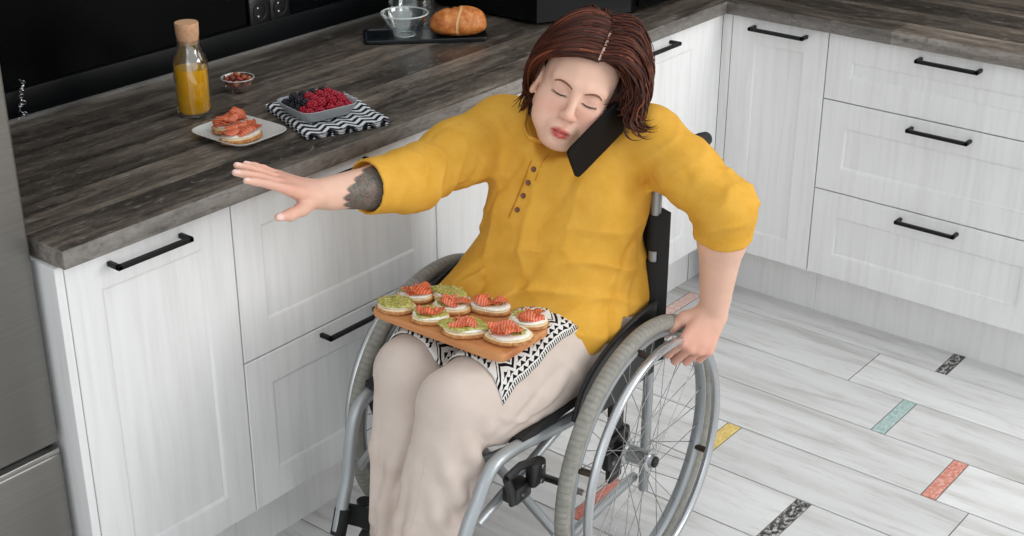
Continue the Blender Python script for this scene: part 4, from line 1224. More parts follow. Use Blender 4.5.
ss.ell(cs + A3(0, 0, -.145) + fwd * .080 - ax_s * .070, (.068, .080, .076), Rt, .05); ss.ell(cs + A3(0, 0, -.140) + fwd * .080 + ax_s * .078, (.068, .080, .076), Rt, .05)
ss.ell((-1.285, -.390, .685), (.155, .166, .150), None, .06)
ss.ell((-1.320, -.385, .595), (.175, .178, .072), None, .05)
ss.ell((-1.200, -.385, .62), (.095, .160, .14), None, .05)
ss.cone((-1.20, -.445, .60), (-1.372, -.470, .578), .098, .094, .03); ss.cone((-1.33, -.33, .70), (-1.475, -.265, .612), .075, .052, .05); ss.cone((-1.32, -.42, .66), (-1.475, -.36, .605), .08, .055, .04)   # front falls over the lap
nb_ = nk0
ss.cone(nb_ + A3(.01, 0, -.020), shL + A3(0, 0, -.008), .058, .058, .03); ss.cone(nb_ + A3(.01, 0, -.020), shR + A3(0, 0, .002), .058, .058, .03)
ss.chain([shR, (shR + elR) / 2, elR, elR + (wrR - elR) * .68], [.068, .065, .057, .052], .035)
ss.chain([shL, (shL + elL) / 2, elL, elL + (wrL - elL) * .40], [.065, .061, .057, .0600], .03)
# folds
def folds(vv, c, ax_, freq, amp, rad, ph=0.0, warp=None):
    ax_ = nrm(ax_); c = np.array(c)
    def fn(X, Y, Z):
        dx, dy, dz = X - c[0], Y - c[1], Z - c[2]; r2 = dx * dx + dy * dy + dz * dz
        q = dx * ax_[0] + dy * ax_[1] + dz * ax_[2]
        w_ = 0
        if warp is not None: q = q + warp[1] * np.sin((dx * warp[0][0] + dy * warp[0][1] + dz * warp[0][2]) * warp[2])
        w1 = 1 - np.abs(np.sin(q * freq * .5 + ph)); return amp * (.45 - w1 ** 2.2) * 1.5 * np.exp(-r2 / rad ** 2)
    vv.field(fn, c - rad * 2.2, c + rad * 2.2)
folds(ss, elR + A3(.03, -.03, 0), wrR - elR, 130, 0.0065, .070, 0, (A3(0, 1, 1), .012, 40))
folds(ss, elL + A3(.0, .0, .0), elL - shL + A3(0, 0, -.12), 120, 0.0070, .070, 1, (A3(1, 0, 1), .012, 45))
folds(ss, shL + A3(.01, -.06, -.05), A3(.2, -.5, -.6), 110, 0.0047, .09, .5, (A3(1, .3, 0), .012, 30))
folds(ss, shR + A3(-.06, -.02, -.06), A3(-.7, .2, -.7), 95, 0.0053, .09, .2, (A3(0, 1, .4), .014, 34))
folds(ss, (-1.40, -.44, .66), A3(.3, .55, .75), 70, 0.0065, .15, .4, (A3(1, -.4, .3), .02, 22))
folds(ss, (-1.33, -.53, .72), A3(.2, .3, .9), 82, 0.0056, .12, 0, (A3(1, 0, .4), .016, 28))
folds(ss, (-1.42, -.36, .80), A3(.1, 1, -.35), 75, 0.0047, .13, 1.2, (A3(0, .3, 1), .016, 24))
folds(ss, (-1.40, -.30, .62), A3(.4, .9, .35), 66, 0.0059, .14, .1, (A3(.5, .2, 1), .018, 20))
def creases(vv, axis, f_along, f_across, amp, seed, lo=None, hi=None, p=1.0):
    """long soft creases running along axis"""
    a = nrm(axis); b = nrm(np.cross(a, A3(.3, .5, .8))); c_ = np.cross(a, b)
    def fn(X, Y, Z):
        Q_ = np.stack(np.broadcast_arrays((X * a[0] + Y * a[1] + Z * a[2]) * f_along, (X * b[0] + Y * b[1] + Z * b[2]) * f_across, (X * c_[0] + Y * c_[1] + Z * c_[2]) * f_across), -1) + 50
        w_ = np.abs(vnoise(Q_, 1.0, seed)); 
        fade = 1.0
        if lo is not None:
            for A_, i_ in ((X, 0), (Y, 1), (Z, 2)): fade = fade * np.clip((A_ - lo[i_]) / .05, 0, 1) * np.clip((hi[i_] - A_) / .05, 0, 1)
        return amp * (np.clip(w_ / .34, 0, 1) ** .8 - .75) * -1.0 * fade
    near = lambda X, Y, Z: 1
    vv.field(fn, lo, hi)
creases(ss, A3(.35, -.45, .8), 5, 17, .0066, 21, (-1.50, -.62, .50), (-1.05, -.16, .94))
creases(ss, wrR - elR, 6, 22, .0046, 22, (-1.68, -.30, .82), (-1.40, -.12, 1.0))
creases(ss, A3(.3, -.6, -.7), 7, 22, .0044, 23, (-1.30, -.80, .74), (-1.08, -.60, .95))
# cuffs, neckline, hem
cR = elR + (wrR - elR) * .50; ss.plane(cR, wrR - elR, .004, cR - .1, cR + .1); ss.cone(cR - nrm(wrR - elR) * .012, cR + nrm(wrR - elR) * .02, .0475, .0475, .003, 'sub')
cL = elL + (wrL - elL) * .27; ss.plane(cL, wrL - elL, .004, cL - .09, cL + .09); ss.cone(cL - nrm(wrL - elL) * .014, cL + nrm(wrL - elL) * .02, .0500, .0500, .003, 'sub')
fn_ = nrm(nk1 - nk0); n_front = nrm(fwd - ax_s * .35)
ss.cone(nk0 + fn_ * .002 + n_front * .014 - ax_s * .018, nk0 + fn_ * .2 - ax_s * .020, .066, .070, .006, 'sub')                   # neck hole
ncf = cs + fwd * .128 + A3(0, 0, -.030) - ax_s * .006
ss.cone(A3(-1.305, -.385, .955), A3(-1.40, -.415, .950), .030, .034, .01, 'sub')    # open placket at the throat
ss.ell(hw((0, .03, -.05)), np.array((.078, .09, .085)) * HS, HM, .006, 'sub')
ss.plane((-1.30, -.38, .530), A3(-.10, -.10, -1), .006)                               # hem

def cut(vv, planes, lo, hi, k=.003):
    """remove where all planes are on their positive side"""
    sl, X, Y, Z = vv.blk(lo, hi); d = None
    for p, n_ in planes:
        n_ = nrm(n_); q = -((X - p[0]) * n_[0] + (Y - p[1]) * n_[1] + (Z - p[2]) * n_[2]); d = q if d is None else np.maximum(d, q)
    vv.comb(sl, np.broadcast_to(d, vv.D[sl].shape), k, 'sub')
# side slit: trousers show between the front panel and the back tail
cut(ss, [((-1.294, -.54, .629), (.085, 0, -.054)), ((-1.27, -.54, .594), (-.36, 0, -.93))], (-1.40, -.66, .45), (-1.02, -.46, .62))
P, Q = ss.surf(); P = smooth_mesh(P, Q, 1, .4)
shirt = mesh_obj('shirt', np_mesh('shirt', P, Q), M_mus, person); tag(shirt, 'mustard yellow crinkled shirt')
def ray_surf(vv, p, d, far=.4, step=.002):
    p = np.array(p, float); d = nrm(d); t = np.arange(0, far, step); S = vv.sample(p + t[:, None] * d); i = np.argmax(S < 0)
    return p + d * t[i] if S[i] < 0 else None
# placket and buttons down the front
M_but = plain('wooden_button', (104, 56, 34), .4); M_plk = plain('placket_thread', (190, 126, 18), .85)
pl0, pl1 = ncf + A3(0, 0, -.01), cs + fwd * .20 + A3(0, 0, -.20) - ax_s * .022
line = []
a0, a1 = A3(-1.328, -.380, .928), A3(-1.391, -.360, .804)
for i in range(15):
    t = i / 14; h = ray_surf(ss, a0 + (a1 - a0) * t + fwd * .10, -fwd, .3)
    if h is not None: line.append(h)
for off in (-.012, .012): MB().tube([V(p + ax_s * off + fwd * .0002) for p in line], .0016, 6).build('placket_edge', M_plk, shirt)
for i in (3, 6, 9, 12):
    if i < len(line):
        p = line[i] + fwd * .0015; d = V(nrm(fwd + A3(0, 0, .35))); Mx = Matrix.Translation(V(p)) @ d.to_track_quat('Z', 'Y').to_matrix().to_4x4()
        MB().lathe([(0, 0), (.0052, 0), (.0056, .001), (.0052, .0022), (.0035, .0016), (0, .0016)], 14, M=Mx).build('button', M_but, shirt)
# band collar round the neck opening
cp = []
na = nrm(nk1 - nk0); n1 = nrm(fwd - na * (fwd @ na)); n2 = np.cross(na, n1)
for k in range(40):
    a = .80 + (2 * PI - 1.6) * k / 39; d = n1 * math.cos(a) + n2 * math.sin(a); rr = .070
    for hgt in np.arange(.10, -.10, -.003):
        p = nk0 + n_front * .014 - ax_s * .018 + na * hgt + d * (rr + .001)
        if ss.sample(p[None])[0] < 0: cp.append(V(p + na * .004)); break
if len(cp) > 8: MB().tube(bez(cp, 2), .0075, 8, sq=(1, .55)).build('collar', M_mus, shirt)
# ------------------------------------------------------------------ trousers
def cloth_mat(name, c1, c2, rough=.85):
    t = NT(name); a = t.noise(t.coords(), 14, 4); b = t.noise(t.coords((700, 700, 700)), 1, 2)
    t.set(Base_Color=t.ramp(a, [(.3, srgb(*c1)), (.7, srgb(*c2))]), Roughness=rough); t.p.inputs['Specular IOR Level'].default_value = .2
    t.bump(t.mix(a, b, .3), .2, .002); return t.m
M_tr = cloth_mat('beige_twill', (200, 184, 173), (208, 194, 184))
tv = Vol((-1.96, -.64, .13), (-1.03, -.14, .72), HC)
tv.ell((-1.215, -.378, .585), (.150, .176, .115), None, .02)
tv.chain([hipL + A3(0, -.005, 0), (hipL + knL) / 2 + A3(0, 0, .002), knL], [.091, .086, .067], .03)
tv.cone(hipL + A3(0, -.012, -.028), knL + A3(.070, -.014, -.045), .084, .072, .03); tv.cone(hipR + A3(0, .01, -.028), knR + A3(.070, 0, -.040), .086, .068, .03)
tv.chain([hipR + A3(0, .005, 0), (hipR + knR) / 2, knR], [.093, .085, .066], .03)
tv.chain([knL + A3(.002, 0, -.012), knL + (anL - knL) * .40 + A3(.010, 0, 0), anL + A3(.012, 0, -.03)], [.069, .070, .068], .012)
tv.chain([knR + A3(.002, 0, -.012), knR + (anR - knR) * .40 + A3(.010, 0, 0), anR + A3(.012, 0, -.03)], [.068, .069, .067], .012)
folds(tv, knL + A3(.08, 0, -.05), A3(.55, 0, 1), 105, 0.0072, .085, .2, (A3(0, 1, 0), .016, 30)); folds(tv, knR + A3(.08, 0, -.05), A3(.55, 0, 1), 105, 0.0064, .08, .6, (A3(0, 1, 0), .014, 32))
folds(tv, knL + A3(.01, -.03, -.19), A3(.8, .6, .25), 75, 0.0058, .12, .2, (A3(0, 0, 1), .02, 14)); folds(tv, knR + A3(.0, 0, -.19), A3(.8, .6, .2), 75, 0.0051, .12, 1.3, (A3(0, 0, 1), .02, 14))
folds(tv, hipL + A3(-.13, -.05, .02), A3(.9, .2, .6), 70, 0.0054, .13, .3, (A3(0, 1, .5), .02, 20))

def drape(kn, an, sgn, lines):
    """raised folds on a trouser leg: (down the shin 0..1, angle from the front, radius) points"""
    for pts in lines:
        Wp = []
        for q, a, r_ in pts:
            c_ = kn + (an - kn) * q + A3(.010, 0, 0); a = math.radians(a); Wp.append(c_ + A3(-math.cos(a), sgn * math.sin(a), 0) * r_)
        n = len(Wp); tv.chain(Wp, [.006 + .008 * math.sin(PI * (i + .4) / n) for i in range(n)], .016)
drape(knL, anL, -1, [[(.10, 62, .060), (.20, 80, .064), (.30, 104, .064), (.36, 120, .060)], [(.16, 22, .058), (.28, 44, .064), (.42, 74, .066), (.54, 100, .064), (.60, 118, .06)], [(.36, 18, .058), (.50, 42, .064), (.64, 72, .066), (.76, 98, .062)],
    [(.02, 92, .060), (.10, 110, .066), (.20, 126, .064)], [(.50, 100, .060), (.72, 92, .066), (.98, 84, .064)], [(.30, -4, .058), (.6, 2, .063), (1.0, 6, .064)], [(.25, -40, .060), (.6, -34, .063), (1.0, -30, .064)]])
drape(knR, anR, 1, [[(.22, -40, .058), (.45, -20, .064), (.7, -6, .064), (1.0, -2, .062)], [(.15, 30, .058), (.4, 22, .063), (.8, 20, .063)], [(.35, -62, .060), (.6, -44, .064), (.95, -36, .063)]])
creases(tv, A3(1, .25, .35), 5, 17, .0060, 33, (-1.68, -.66, .40), (-1.08, -.14, .74))
for an, kn, r_ in ((anL, knL, .0635), (anR, knR, .0625)):
    d = nrm(an - kn); pz = an + d * .012 + A3(.012, 0, 0); tv.plane(pz, d, .002, pz - .095, pz + .085); tv.cone(pz - d * .03, pz + d * .04, r_, r_, .003, 'sub')
P, Q = tv.surf(); P = smooth_mesh(P, Q, 1, .4)
trousers = mesh_obj('trousers', np_mesh('trousers', P, Q), M_tr, person); tag(trousers, 'pale beige trousers')
# outer side seams, front creases
M_seam = plain('seam_thread', (168, 146, 130), .9)
for kn, an, sgn in ((knL, anL, -1), (knR, anR, 1)):
    for dr in (A3(.45, sgn * .9, 0), A3(-1, sgn * .12, 0)):
        ln_ = []
        for q in np.linspace(.20, .97, 16):
            p = kn + (an - kn) * q + A3(.010, 0, 0); h = ray_surf(tv, p + nrm(dr) * .16, -dr, .16)
            if h is not None: ln_.append(V(h + nrm(dr) * .0002))
        if len(ln_) > 3: MB().tube(bez(ln_, 3), .0012 if sgn * dr[1] > .5 else .0016, 6).build('seam', M_seam if abs(dr[1]) > .5 else M_tr, trousers)
# sneakers on the foot plates
M_shoe = plain('white_sneaker', (226, 224, 220), .55, var=.04); M_sole = plain('sneaker_sole', (236, 234, 230), .6)
for an, yaw in ((anL, .10), (anR, -.06)):
    fx = nrm(A3(-1, -.065 - yaw, 0)); sx = nrm(np.cross(A3(0, 0, 1), fx)); base = A3(an[0], an[1], .1075)
    g_ = lambda f_, s_, z_: base + fx * f_ + sx * s_ + A3(0, 0, z_)
    sv = Vol(base - A3(.30, .16, .01), base + A3(.16, .16, .16), .004)
    sv.chain([g_(-.035, 0, .038), g_(.06, 0, .034), g_(.15, .004, .026)], [.038, .040, .030], .02, flat=(A3(0, 0, 1), 1.1))
    sv.cone(g_(-.02, 0, .07), g_(-.004, 0, .112), .040, .040, .02); sv.cone(g_(.0, 0, .075), g_(.09, 0, .045), .034, .032, .02)
    sv.plane(g_(0, 0, .010), A3(0, 0, -1), .002); sv.plane(g_(0, 0, .118), A3(0, 0, 1), .002); sv.cone(g_(-.004, 0, .09), g_(-.004, 0, .2), .034, .034, .003, 'sub')
    P_, Q_ = sv.surf(); sho = mesh_obj('sneaker', np_mesh('sneaker', smooth_mesh(P_, Q_, 2), Q_), M_shoe, person)
    o2 = []; n = 40
    for k in range(n):
        t = 2 * PI * k / n; f_ = .058 + .128 * math.cos(t); w_ = .043 - .006 * (1 - math.cos(t)) * .5; o2.append(g_(f_, w_ * math.copysign(abs(math.sin(t)) ** .8, math.sin(t)), 0))
    mb = MB(); mb.add([tuple(p + A3(0, 0, .0)) for p in o2] + [tuple(p + A3(0, 0, .022)) for p in o2], [tuple(range(n - 1, -1, -1)), tuple(range(n, 2 * n))] + [(i, (i + 1) % n, n + (i + 1) % n, n + i) for i in range(n)])
    mb.build('sole', M_sole, sho)
    lm = MB()
    for q in range(4):
        f_ = .035 + .022 * q; z_ = .093 - .013 * q; lm.tube([V(g_(f_, -.020, z_ - .004)), V(g_(f_ + .003, 0, z_ + .002)), V(g_(f_, .020, z_ - .004))], .003, 6)
    lm.build('laces', M_sole, sho)

# ------------------------------------------------------------------ hair
def hair_mat(name):
    t = NT(name); at = t.node('ShaderNodeVertexColor', layer_name='tone'); n_ = t.noise(t.coords((240, 240, 240)), 1, 3, .6)
    col = t.mix(at.outputs['Color'], (0.01, .004, .002, 1), t.ramp(n_, [(.4, (.0, .0, .0)), (.75, (.45, .45, .45))]))
    t.set(Base_Color=col, Roughness=.5); t.p.inputs['Specular IOR Level'].default_value = .22; t.bump(n_, .25, .001); return t.m
M_hair = hair_mat('auburn_hair')
HC0 = A3(0, -.018, .030); HRD = A3(.084, .112, .122)
hr_ = np.random.default_rng(5)
def hdir(d): return nrm(d)
def hpt(d, lift):
    d = nrm(d); q = HRD
    r = 1 / math.sqrt((d[0] / q[0]) ** 2 + (d[1] / q[1]) ** 2 + (d[2] / q[2]) ** 2)
    return HC0 + d * (r + lift)
part = [A3(.012, .088, .082), A3(.013, .060, .118), A3(.012, .020, .138), A3(.006, -.030, .142), A3(0, -.070, .125)]
def part_at(t):
    t = t * (len(part) - 1); i = min(int(t), len(part) - 2); return part[i] + (part[i + 1] - part[i]) * (t - i)
strands = []
def strand(s, mids, end, lift0, lift1, flick, n=18, wave=.0055):
    """s,mids,end: points in head space -> directions; returns path in head space"""
    ctrl = [s] + mids + [end]; cd = [nrm(np.array(p) - HC0) for p in ctrl]
    pts = []; ph = hr_.uniform(0, 6.28)
    for i in range(n):
        t = i / (n - 1); q = [c.copy() for c in cd]
        while len(q) > 1: q = [a + (b - a) * t for a, b in zip(q[:-1], q[1:])]
        d = nrm(q[0]); lf = lift0 * min(1, t * 5 + .15) + (lift1 - lift0) * t + flick * max(0, t - .78) ** 1.3 * 6
        p = hpt(d, lf) + A3(math.sin(t * 9 + ph), math.cos(t * 8 + ph), math.sin(t * 7 + ph)) * wave * t
        low = end[2] if end[2] < -.02 else -.02
        pts.append(p)
    return pts
def drop(pts, z_end, side, out, n=8):
    """continue below the skull: hang down to z_end and curl"""
    p = pts[-1]; o = list(pts); d0 = nrm(pts[-1] - pts[-3])
    L = max(.01, p[2] - z_end)
    if out > .02:                                          # outer locks flip outward at the ends
        n = 12; r_ = out * .55; L = max(.004, L - r_)
        for i in range(1, 5): o.append(p + A3(0, 0, -L * i / 4) + d0 * .006 * i / 4)
        q = o[-1]
        for i in range(1, n + 1):
            f_ = 2.6 * i / n; o.append(q + A3(side[0] * r_ * (1 - math.cos(f_)), side[1] * r_ * (1 - math.cos(f_)), -r_ * math.sin(f_)))
        return o
    for i in range(1, n + 1):
        t = i / n
        o.append(p + A3(side[0] * out * t * t, side[1] * out * t * t, -L * t * (1 - .12 * t)) + d0 * .010 * t * (1 - t))
    return o
N_ = 620
for k in range(N_):                                        # her left: the full wave over the ear and phone
    t = (k + hr_.random()) / N_; s = part_at(t) + hr_.normal(0, .002, 3); f_ = 1 - t
    lf = hr_.uniform(.004, .050)
    end = A3(.088, .046 - .124 * t, .022) + hr_.normal(0, .008, 3); mid = A3(.074, .080 - .145 * t, .105) + hr_.normal(0, .006, 3)
    p = strand(s, [mid, A3(.110, .056 - .140 * t, .066)], end, lf * .8, lf + .010, 0, 16)
    zl = .002 + .012 * math.sin(t * 7) + hr_.uniform(-.016, .012) - .03 * t
    strands.append((drop(p, zl, (1, .15 - .2 * t), hr_.uniform(.0, .042) if lf > .022 else hr_.uniform(-.02, .006)), hr_.uniform(.0014, .0029), hr_.random()))
for k in range(N_):                                        # her right: swept back behind the ear
    t = (k + hr_.random()) / N_; s = part_at(t) + hr_.normal(0, .002, 3)
    lf = hr_.uniform(.002, .017)
    end = A3(-.080, -.034 - .066 * t, -.028) + hr_.normal(0, .007, 3); mid = A3(-.060 + .01 * t, .088 - .120 * t, .072) + hr_.normal(0, .005, 3); m2 = A3(-.098, .030 - .105 * t, .040)
    p = strand(s, [mid, m2], end, lf * .8, lf + .006, 0, 16)
    zl = -.034 + hr_.uniform(-.014, .014) - .02 * t
    strands.append((drop(p, zl, (-1, -.1), hr_.uniform(-.024, .008)), hr_.uniform(.0014, .0028), hr_.random()))
for k in range(320):                                       # back of the head
    a = hr_.uniform(-1, 1); s = A3(.02 * a, -.04 - .04 * hr_.random(), .135); lf = hr_.uniform(.004, .026)
    end = A3(.080 * a, -.115 + .04 * a * a, -.045) + hr_.normal(0, .006, 3)
    p = strand(s, [A3(.075 * a, -.11, .10)], end, lf, lf + .004, 0, 14)
    strands.append((drop(p, -.105 + hr_.uniform(-.015, .015), (a, -.6), hr_.uniform(-.02, .015)), hr_.uniform(.0018, .0036), hr_.random()))
hv = []; hf = []; hc = []
for pts, r, tone in strands:
    n = len(pts); Wd = [hw(p) for p in pts]; base = len(hv); m = 6
    c1 = np.array(srgb(56, 28, 20)[:3]); c2 = np.array(srgb(104, 53, 36)[:3]); cc = c1 + (c2 - c1) * tone ** 1.3
    if tone > .92: cc = np.array(srgb(126, 68, 46)[:3])
    for i in range(n):
        a = Wd[min(i + 1, n - 1)] - Wd[max(i - 1, 0)]; T = nrm(a); ctr = hw(HC0); out = Wd[i] - ctr; out = nrm(out - T * (out @ T)); B = np.cross(T, out)
        t = i / (n - 1); rr = r * (min(1, .35 + t * 4)) * (1 - .82 * max(0, (t - .55) / .45) ** 1.6)
        for q in range(m):
            an = 2 * PI * q / m; hv.append(Wd[i] + B * math.cos(an) * rr * 1.25 + out * math.sin(an) * rr * .55); hc.append(cc * (.92 + .16 * math.sin(q * 2.1 + tone * 30)))
    for i in range(n - 1):
        for q in range(m): hf.append((base + i * m + q, base + i * m + (q + 1) % m, base + (i + 1) * m + (q + 1) % m, base + (i + 1) * m + q))
hm = np_mesh('hair', np.array(hv), np.array(hf)); paint(hm, 'tone', np.array(hc))
hair = mesh_obj('hair', hm, M_hair, person); tag(hair, 'wavy auburn bob parted on the left')
# scalp cover under the locks
cv = Vol(HT - .2, HT + .2, .004)
cv.ell(hw((0, -.030, .040)), np.array((.081, .097, .100)) * HS, HM, 0); cv.ell(hw((.0, -.055, -.01)), np.array((.078, .070, .085)) * HS, HM, .02)
cv.ell(hw((.074, -.014, .020)), np.array((.026, .050, .050)) * HS, HM, .02)
cv.plane(hw((0, .068, .055)), HR @ A3(0, .86, -.50), .01); cv.plane(hw((-.05, .030, .0)), HR @ A3(-.35, .85, -.20), .02)
cv.plane(hw((0, 0, -.085)), HR @ A3(0, .1, -1), .01)
P, Q = cv.surf(); cm = np_mesh('under_hair', smooth_mesh(P, Q, 1), Q); paint(cm, 'tone', np.tile(np.array(srgb(52, 27, 22)[:3]), (len(P), 1)))
mesh_obj('under_hair', cm, M_hair, hair)
# parting line of scalp showing, eyebrows, lashes
def face_pt(x, z, lift=0.0, y0=.14):
    h = ray_surf(vh, hw((x, y0, z)), -HR[:, 1], .2, .0008); return (h if h is not None else hw((x, .08, z))) + HR[:, 1] * lift
M_brow = plain('brow_hair', (120, 78, 62), .7); M_lash = plain('lash_dark', (44, 28, 26), .5)
for sx in (-1, 1):
    pts = [face_pt(sx * x, z, .0006) for x, z in ((.013, .0120), (.021, .0158), (.031, .0180), (.041, .0172), (.049, .0120))]
    MB().tube(bez(pts, 4), [.0011 + .0013 * math.sin(PI * min(1, .18 + .8 * i / 16)) for i in range(17)], 8, sq=(1, .6)).build('eyebrow', M_brow, person)
    pts = [face_pt(sx * x, z, .0008) for x, z in ((.0175, -.0055), (.024, -.0080), (.031, -.0088), (.038, -.0078), (.0450, -.0045))]
    MB().tube(bez(pts, 4), [.0004 + .0008 * math.sin(PI * min(1, .1 + .85 * i / 16)) for i in range(17)], 6).build('eyelashes', M_lash, person)
sc = MB().tube(bez([hpt(nrm(part_at(t) - HC0), .0035) for t in (0.0, .12, .25, .38)], 4), [.0034] * 8 + [.0028] * 4 + [.001], 6)
sc.v = [tuple(hw(p)) for p in sc.v]; sc.build('parting', plain('scalp', (206, 168, 152), .6), hair)

# ------------------------------------------------------------------ phone held between cheek and shoulder
pw, pu = A3(-1.4063, -.5035, .9488), A3(-1.2836, -.5202, 1.0123)
px_ = nrm(pw - pu); pu = pw - px_ * .15
pn = HR @ A3(.70, .70, .10); pn = nrm(pn - px_ * (pn @ px_)); py_ = np.cross(pn, px_); pc = (pu + pw) / 2
ph = empty('phone', V(pc), 'black smartphone clamped between her cheek and her raised shoulder', 'phone')
ph.matrix_world = Matrix(((px_[0], py_[0], pn[0], pc[0]), (px_[1], py_[1], pn[1], pc[1]), (px_[2], py_[2], pn[2], pc[2]), (0, 0, 0, 1)))
pbm = dish([(.0012, -.004), (0, -.0028), (0, .0028), (.0012, .004)], 12, 72, .076, .036)
pbm.build('phone_body', plain('phone_case', (10, 10, 12), .5, 0, .15), ph)
dish([(.0, -.0044), (.0, -.0040)], 12, 72, .073, .033).build('screen', plain('screen_glass', (6, 6, 8), .06), ph)
# ------------------------------------------------------------------ on her lap: towel, board, open sandwiches
# the lap towel drapes over both thighs
def top_of(vv, x, y, ztop, zmin):
    z = np.arange(ztop, zmin, -.002); S = vv.sample(np.stack([np.full_like(z, x), np.full_like(z, y), z], 1)); i = np.argmax(S < 0)
    return z[i] if S[i] < 0 else None
def towel_mat():
    t = NT('geometric_towel'); c = t.node('ShaderNodeTexCoord'); s = t.node('ShaderNodeSeparateXYZ'); t.ln(c.outputs['UV'], s.inputs[0])
    u, w = s.outputs[0], s.outputs[1]                       # metres along / across
    def zig(f, amp, off, a, b):
        tri = t.math('MULTIPLY', t.math('PINGPONG', t.math('MULTIPLY', u, f), 1.0), amp); d = t.math('SUBTRACT', t.math('SUBTRACT', w, off), tri)
        return t.math('MULTIPLY', t.math('GREATER_THAN', d, a), t.math('LESS_THAN', d, b))
    m = 0.0
    parts = []
    for per in range(4):
        o = .012 + per * .088
        parts += [zig(40, .026, o + .016, 0, .0075), zig(40, .026, o + .029, 0, .0035)]
        for r_ in range(3):                                 # rows of little triangles under the peaks
            oo = o + r_ * .0108
            tri = t.math('MULTIPLY', t.math('PINGPONG', t.math('MULTIPLY', u, 120), 1.0), .0088)
            d = t.math('SUBTRACT', w, oo); env = t.math('MULTIPLY', t.math('PINGPONG', t.math('MULTIPLY', u, 40), 1.0), .026)
            gate = t.math('LESS_THAN', w, t.math('ADD', env, o + .008))
            parts.append(t.math('MULTIPLY', t.math('MULTIPLY', t.math('GREATER_THAN', d, 0.0), t.math('LESS_THAN', d, tri)), gate))
        for r_ in range(2):
            oo = o + .062 + r_ * .0108; d = t.math('SUBTRACT', w, oo); tri = t.math('MULTIPLY', t.math('PINGPONG', t.math('MULTIPLY', u, 120), 1.0), .0088)
            parts.append(t.math('MULTIPLY', t.math('GREATER_THAN', d, 0.0), t.math('LESS_THAN', d, tri)))
    # fringe stitching along the long hem
    d = t.math('SUBTRACT', w, .002)
    parts.append(t.math('MULTIPLY', t.math('LESS_THAN', w, .0085), t.math('GREATER_THAN', t.math('PINGPONG', t.math('ADD', t.math('MULTIPLY', u, 340), t.math('MULTIPLY', w, 60)), 1.0), .5)))
    m = parts[0]
    for p in parts[1:]: m = t.math('MAXIMUM', m, p)
    wv = t.noise(t.coords((800, 800, 800)), 1, 2)
    t.set(Base_Color=t.mix(t.mix(srgb(226, 223, 218), srgb(24, 24, 27), m), (0, 0, 0, 1), t.math('MULTIPLY', wv, .10)), Roughness=.9); t.p.inputs['Specular IOR Level'].default_value = .1; t.bump(wv, .3, .0008)
    return t.m
TOW = dict(o=(-1.664, -.546), along=(.015, 1, 0), across=(1, .04, 0), L=.320, W=.245)
TU, TW = 100, 44
tx0, ty0 = TOW['o']; dv = V(TOW['across']).normalized(); du = V(TOW['along']).normalized()
vs = []; uvs = []
for i in range(TU):
    for j in range(TW):
        su = TOW['L'] * i / (TU - 1); sw = TOW['W'] * j / (TW - 1)
        x = tx0 + du.x * su + dv.x * sw; y = ty0 + du.y * su + dv.y * sw
        z = top_of(tv, x, y, .71, .36)
        vs.append([x, y, z]); uvs.append((sw, su))
G = np.array([[np.nan if v_[2] is None else v_[2] for v_ in vs[i * TW:(i + 1) * TW]] for i in range(TU)])
for i in range(TU):
    for j in range(TW):
        if np.isnan(G[i, j]): G[i, j] = np.nanmin(G[max(0, i - 6):i + 7, max(0, j - 6):j + 7]) if np.isfinite(G[max(0, i - 6):i + 7, max(0, j - 6):j + 7]).any() else .5
G0 = G.copy()
for a_ in (-1, 0, 1):
    for b_ in (-1, 0, 1): G = np.fmax(G, np.roll(np.roll(G0, a_, 0), b_, 1))
G[0], G[-1], G[:, 0], G[:, -1] = G0[0], G0[-1], G0[:, 0], G0[:, -1]
# cloth bridges the gap between the thighs and never falls steeper than it can
for _ in range(40):
    S_ = G.copy(); S_[1:-1, :] = (G[:-2, :] + G[2:, :]) / 2; S_[:, 1:-1] = (S_[:, 1:-1] + (G[:, :-2] + G[:, 2:]) / 2) / 2; G = np.maximum(G, S_ - .0003)
for j in range(TW):                                        # pattern follows the cloth, so measure along it
    acc = 0.0
    for i in range(TU):
        if i: acc += math.hypot(TOW['L'] / (TU - 1), G[i, j] - G[i - 1, j])
        uvs[i * TW + j] = (uvs[i * TW + j][0], acc)
G += .0040
vv_ = []
for s_ in (1, 0):
    for i in range(TU):
        for j in range(TW): vv_.append((vs[i * TW + j][0], vs[i * TW + j][1], G[i, j] + (.0022 if s_ else 0)))
ff = []; n_ = TU * TW
for s_ in range(2):
    b = s_ * n_
    for i in range(TU - 1):
        for j in range(TW - 1):
            f_ = (b + i * TW + j, b + (i + 1) * TW + j, b + (i + 1) * TW + j + 1, b + i * TW + j + 1); ff.append(f_[::-1] if s_ else f_)
rim = [i * TW for i in range(TU)] + [(TU - 1) * TW + j for j in range(1, TW)] + [i * TW + TW - 1 for i in range(TU - 2, -1, -1)] + [j for j in range(TW - 2, 0, -1)]
for a, b in zip(rim, rim[1:] + rim[:1]): ff.append((a, b, b + n_, a + n_))
me = bpy.data.meshes.new('towel'); me.from_pydata(vv_, [], ff); me.update()
uvl = me.uv_layers.new(name='UVMap'); U2 = uvs + uvs
for lp in me.loops: uvl.data[lp.index].uv = U2[lp.vertex_index]
bm = bmesh.new(); bm.from_mesh(me); bmesh.ops.recalc_face_normals(bm, faces=bm.faces[:]); bm.to_mesh(me); bm.free()
towel = mesh_obj('kitchen_towel', me, towel_mat()); tag(towel, 'black and white geometric towel spread over her thighs under the board', 'towel')
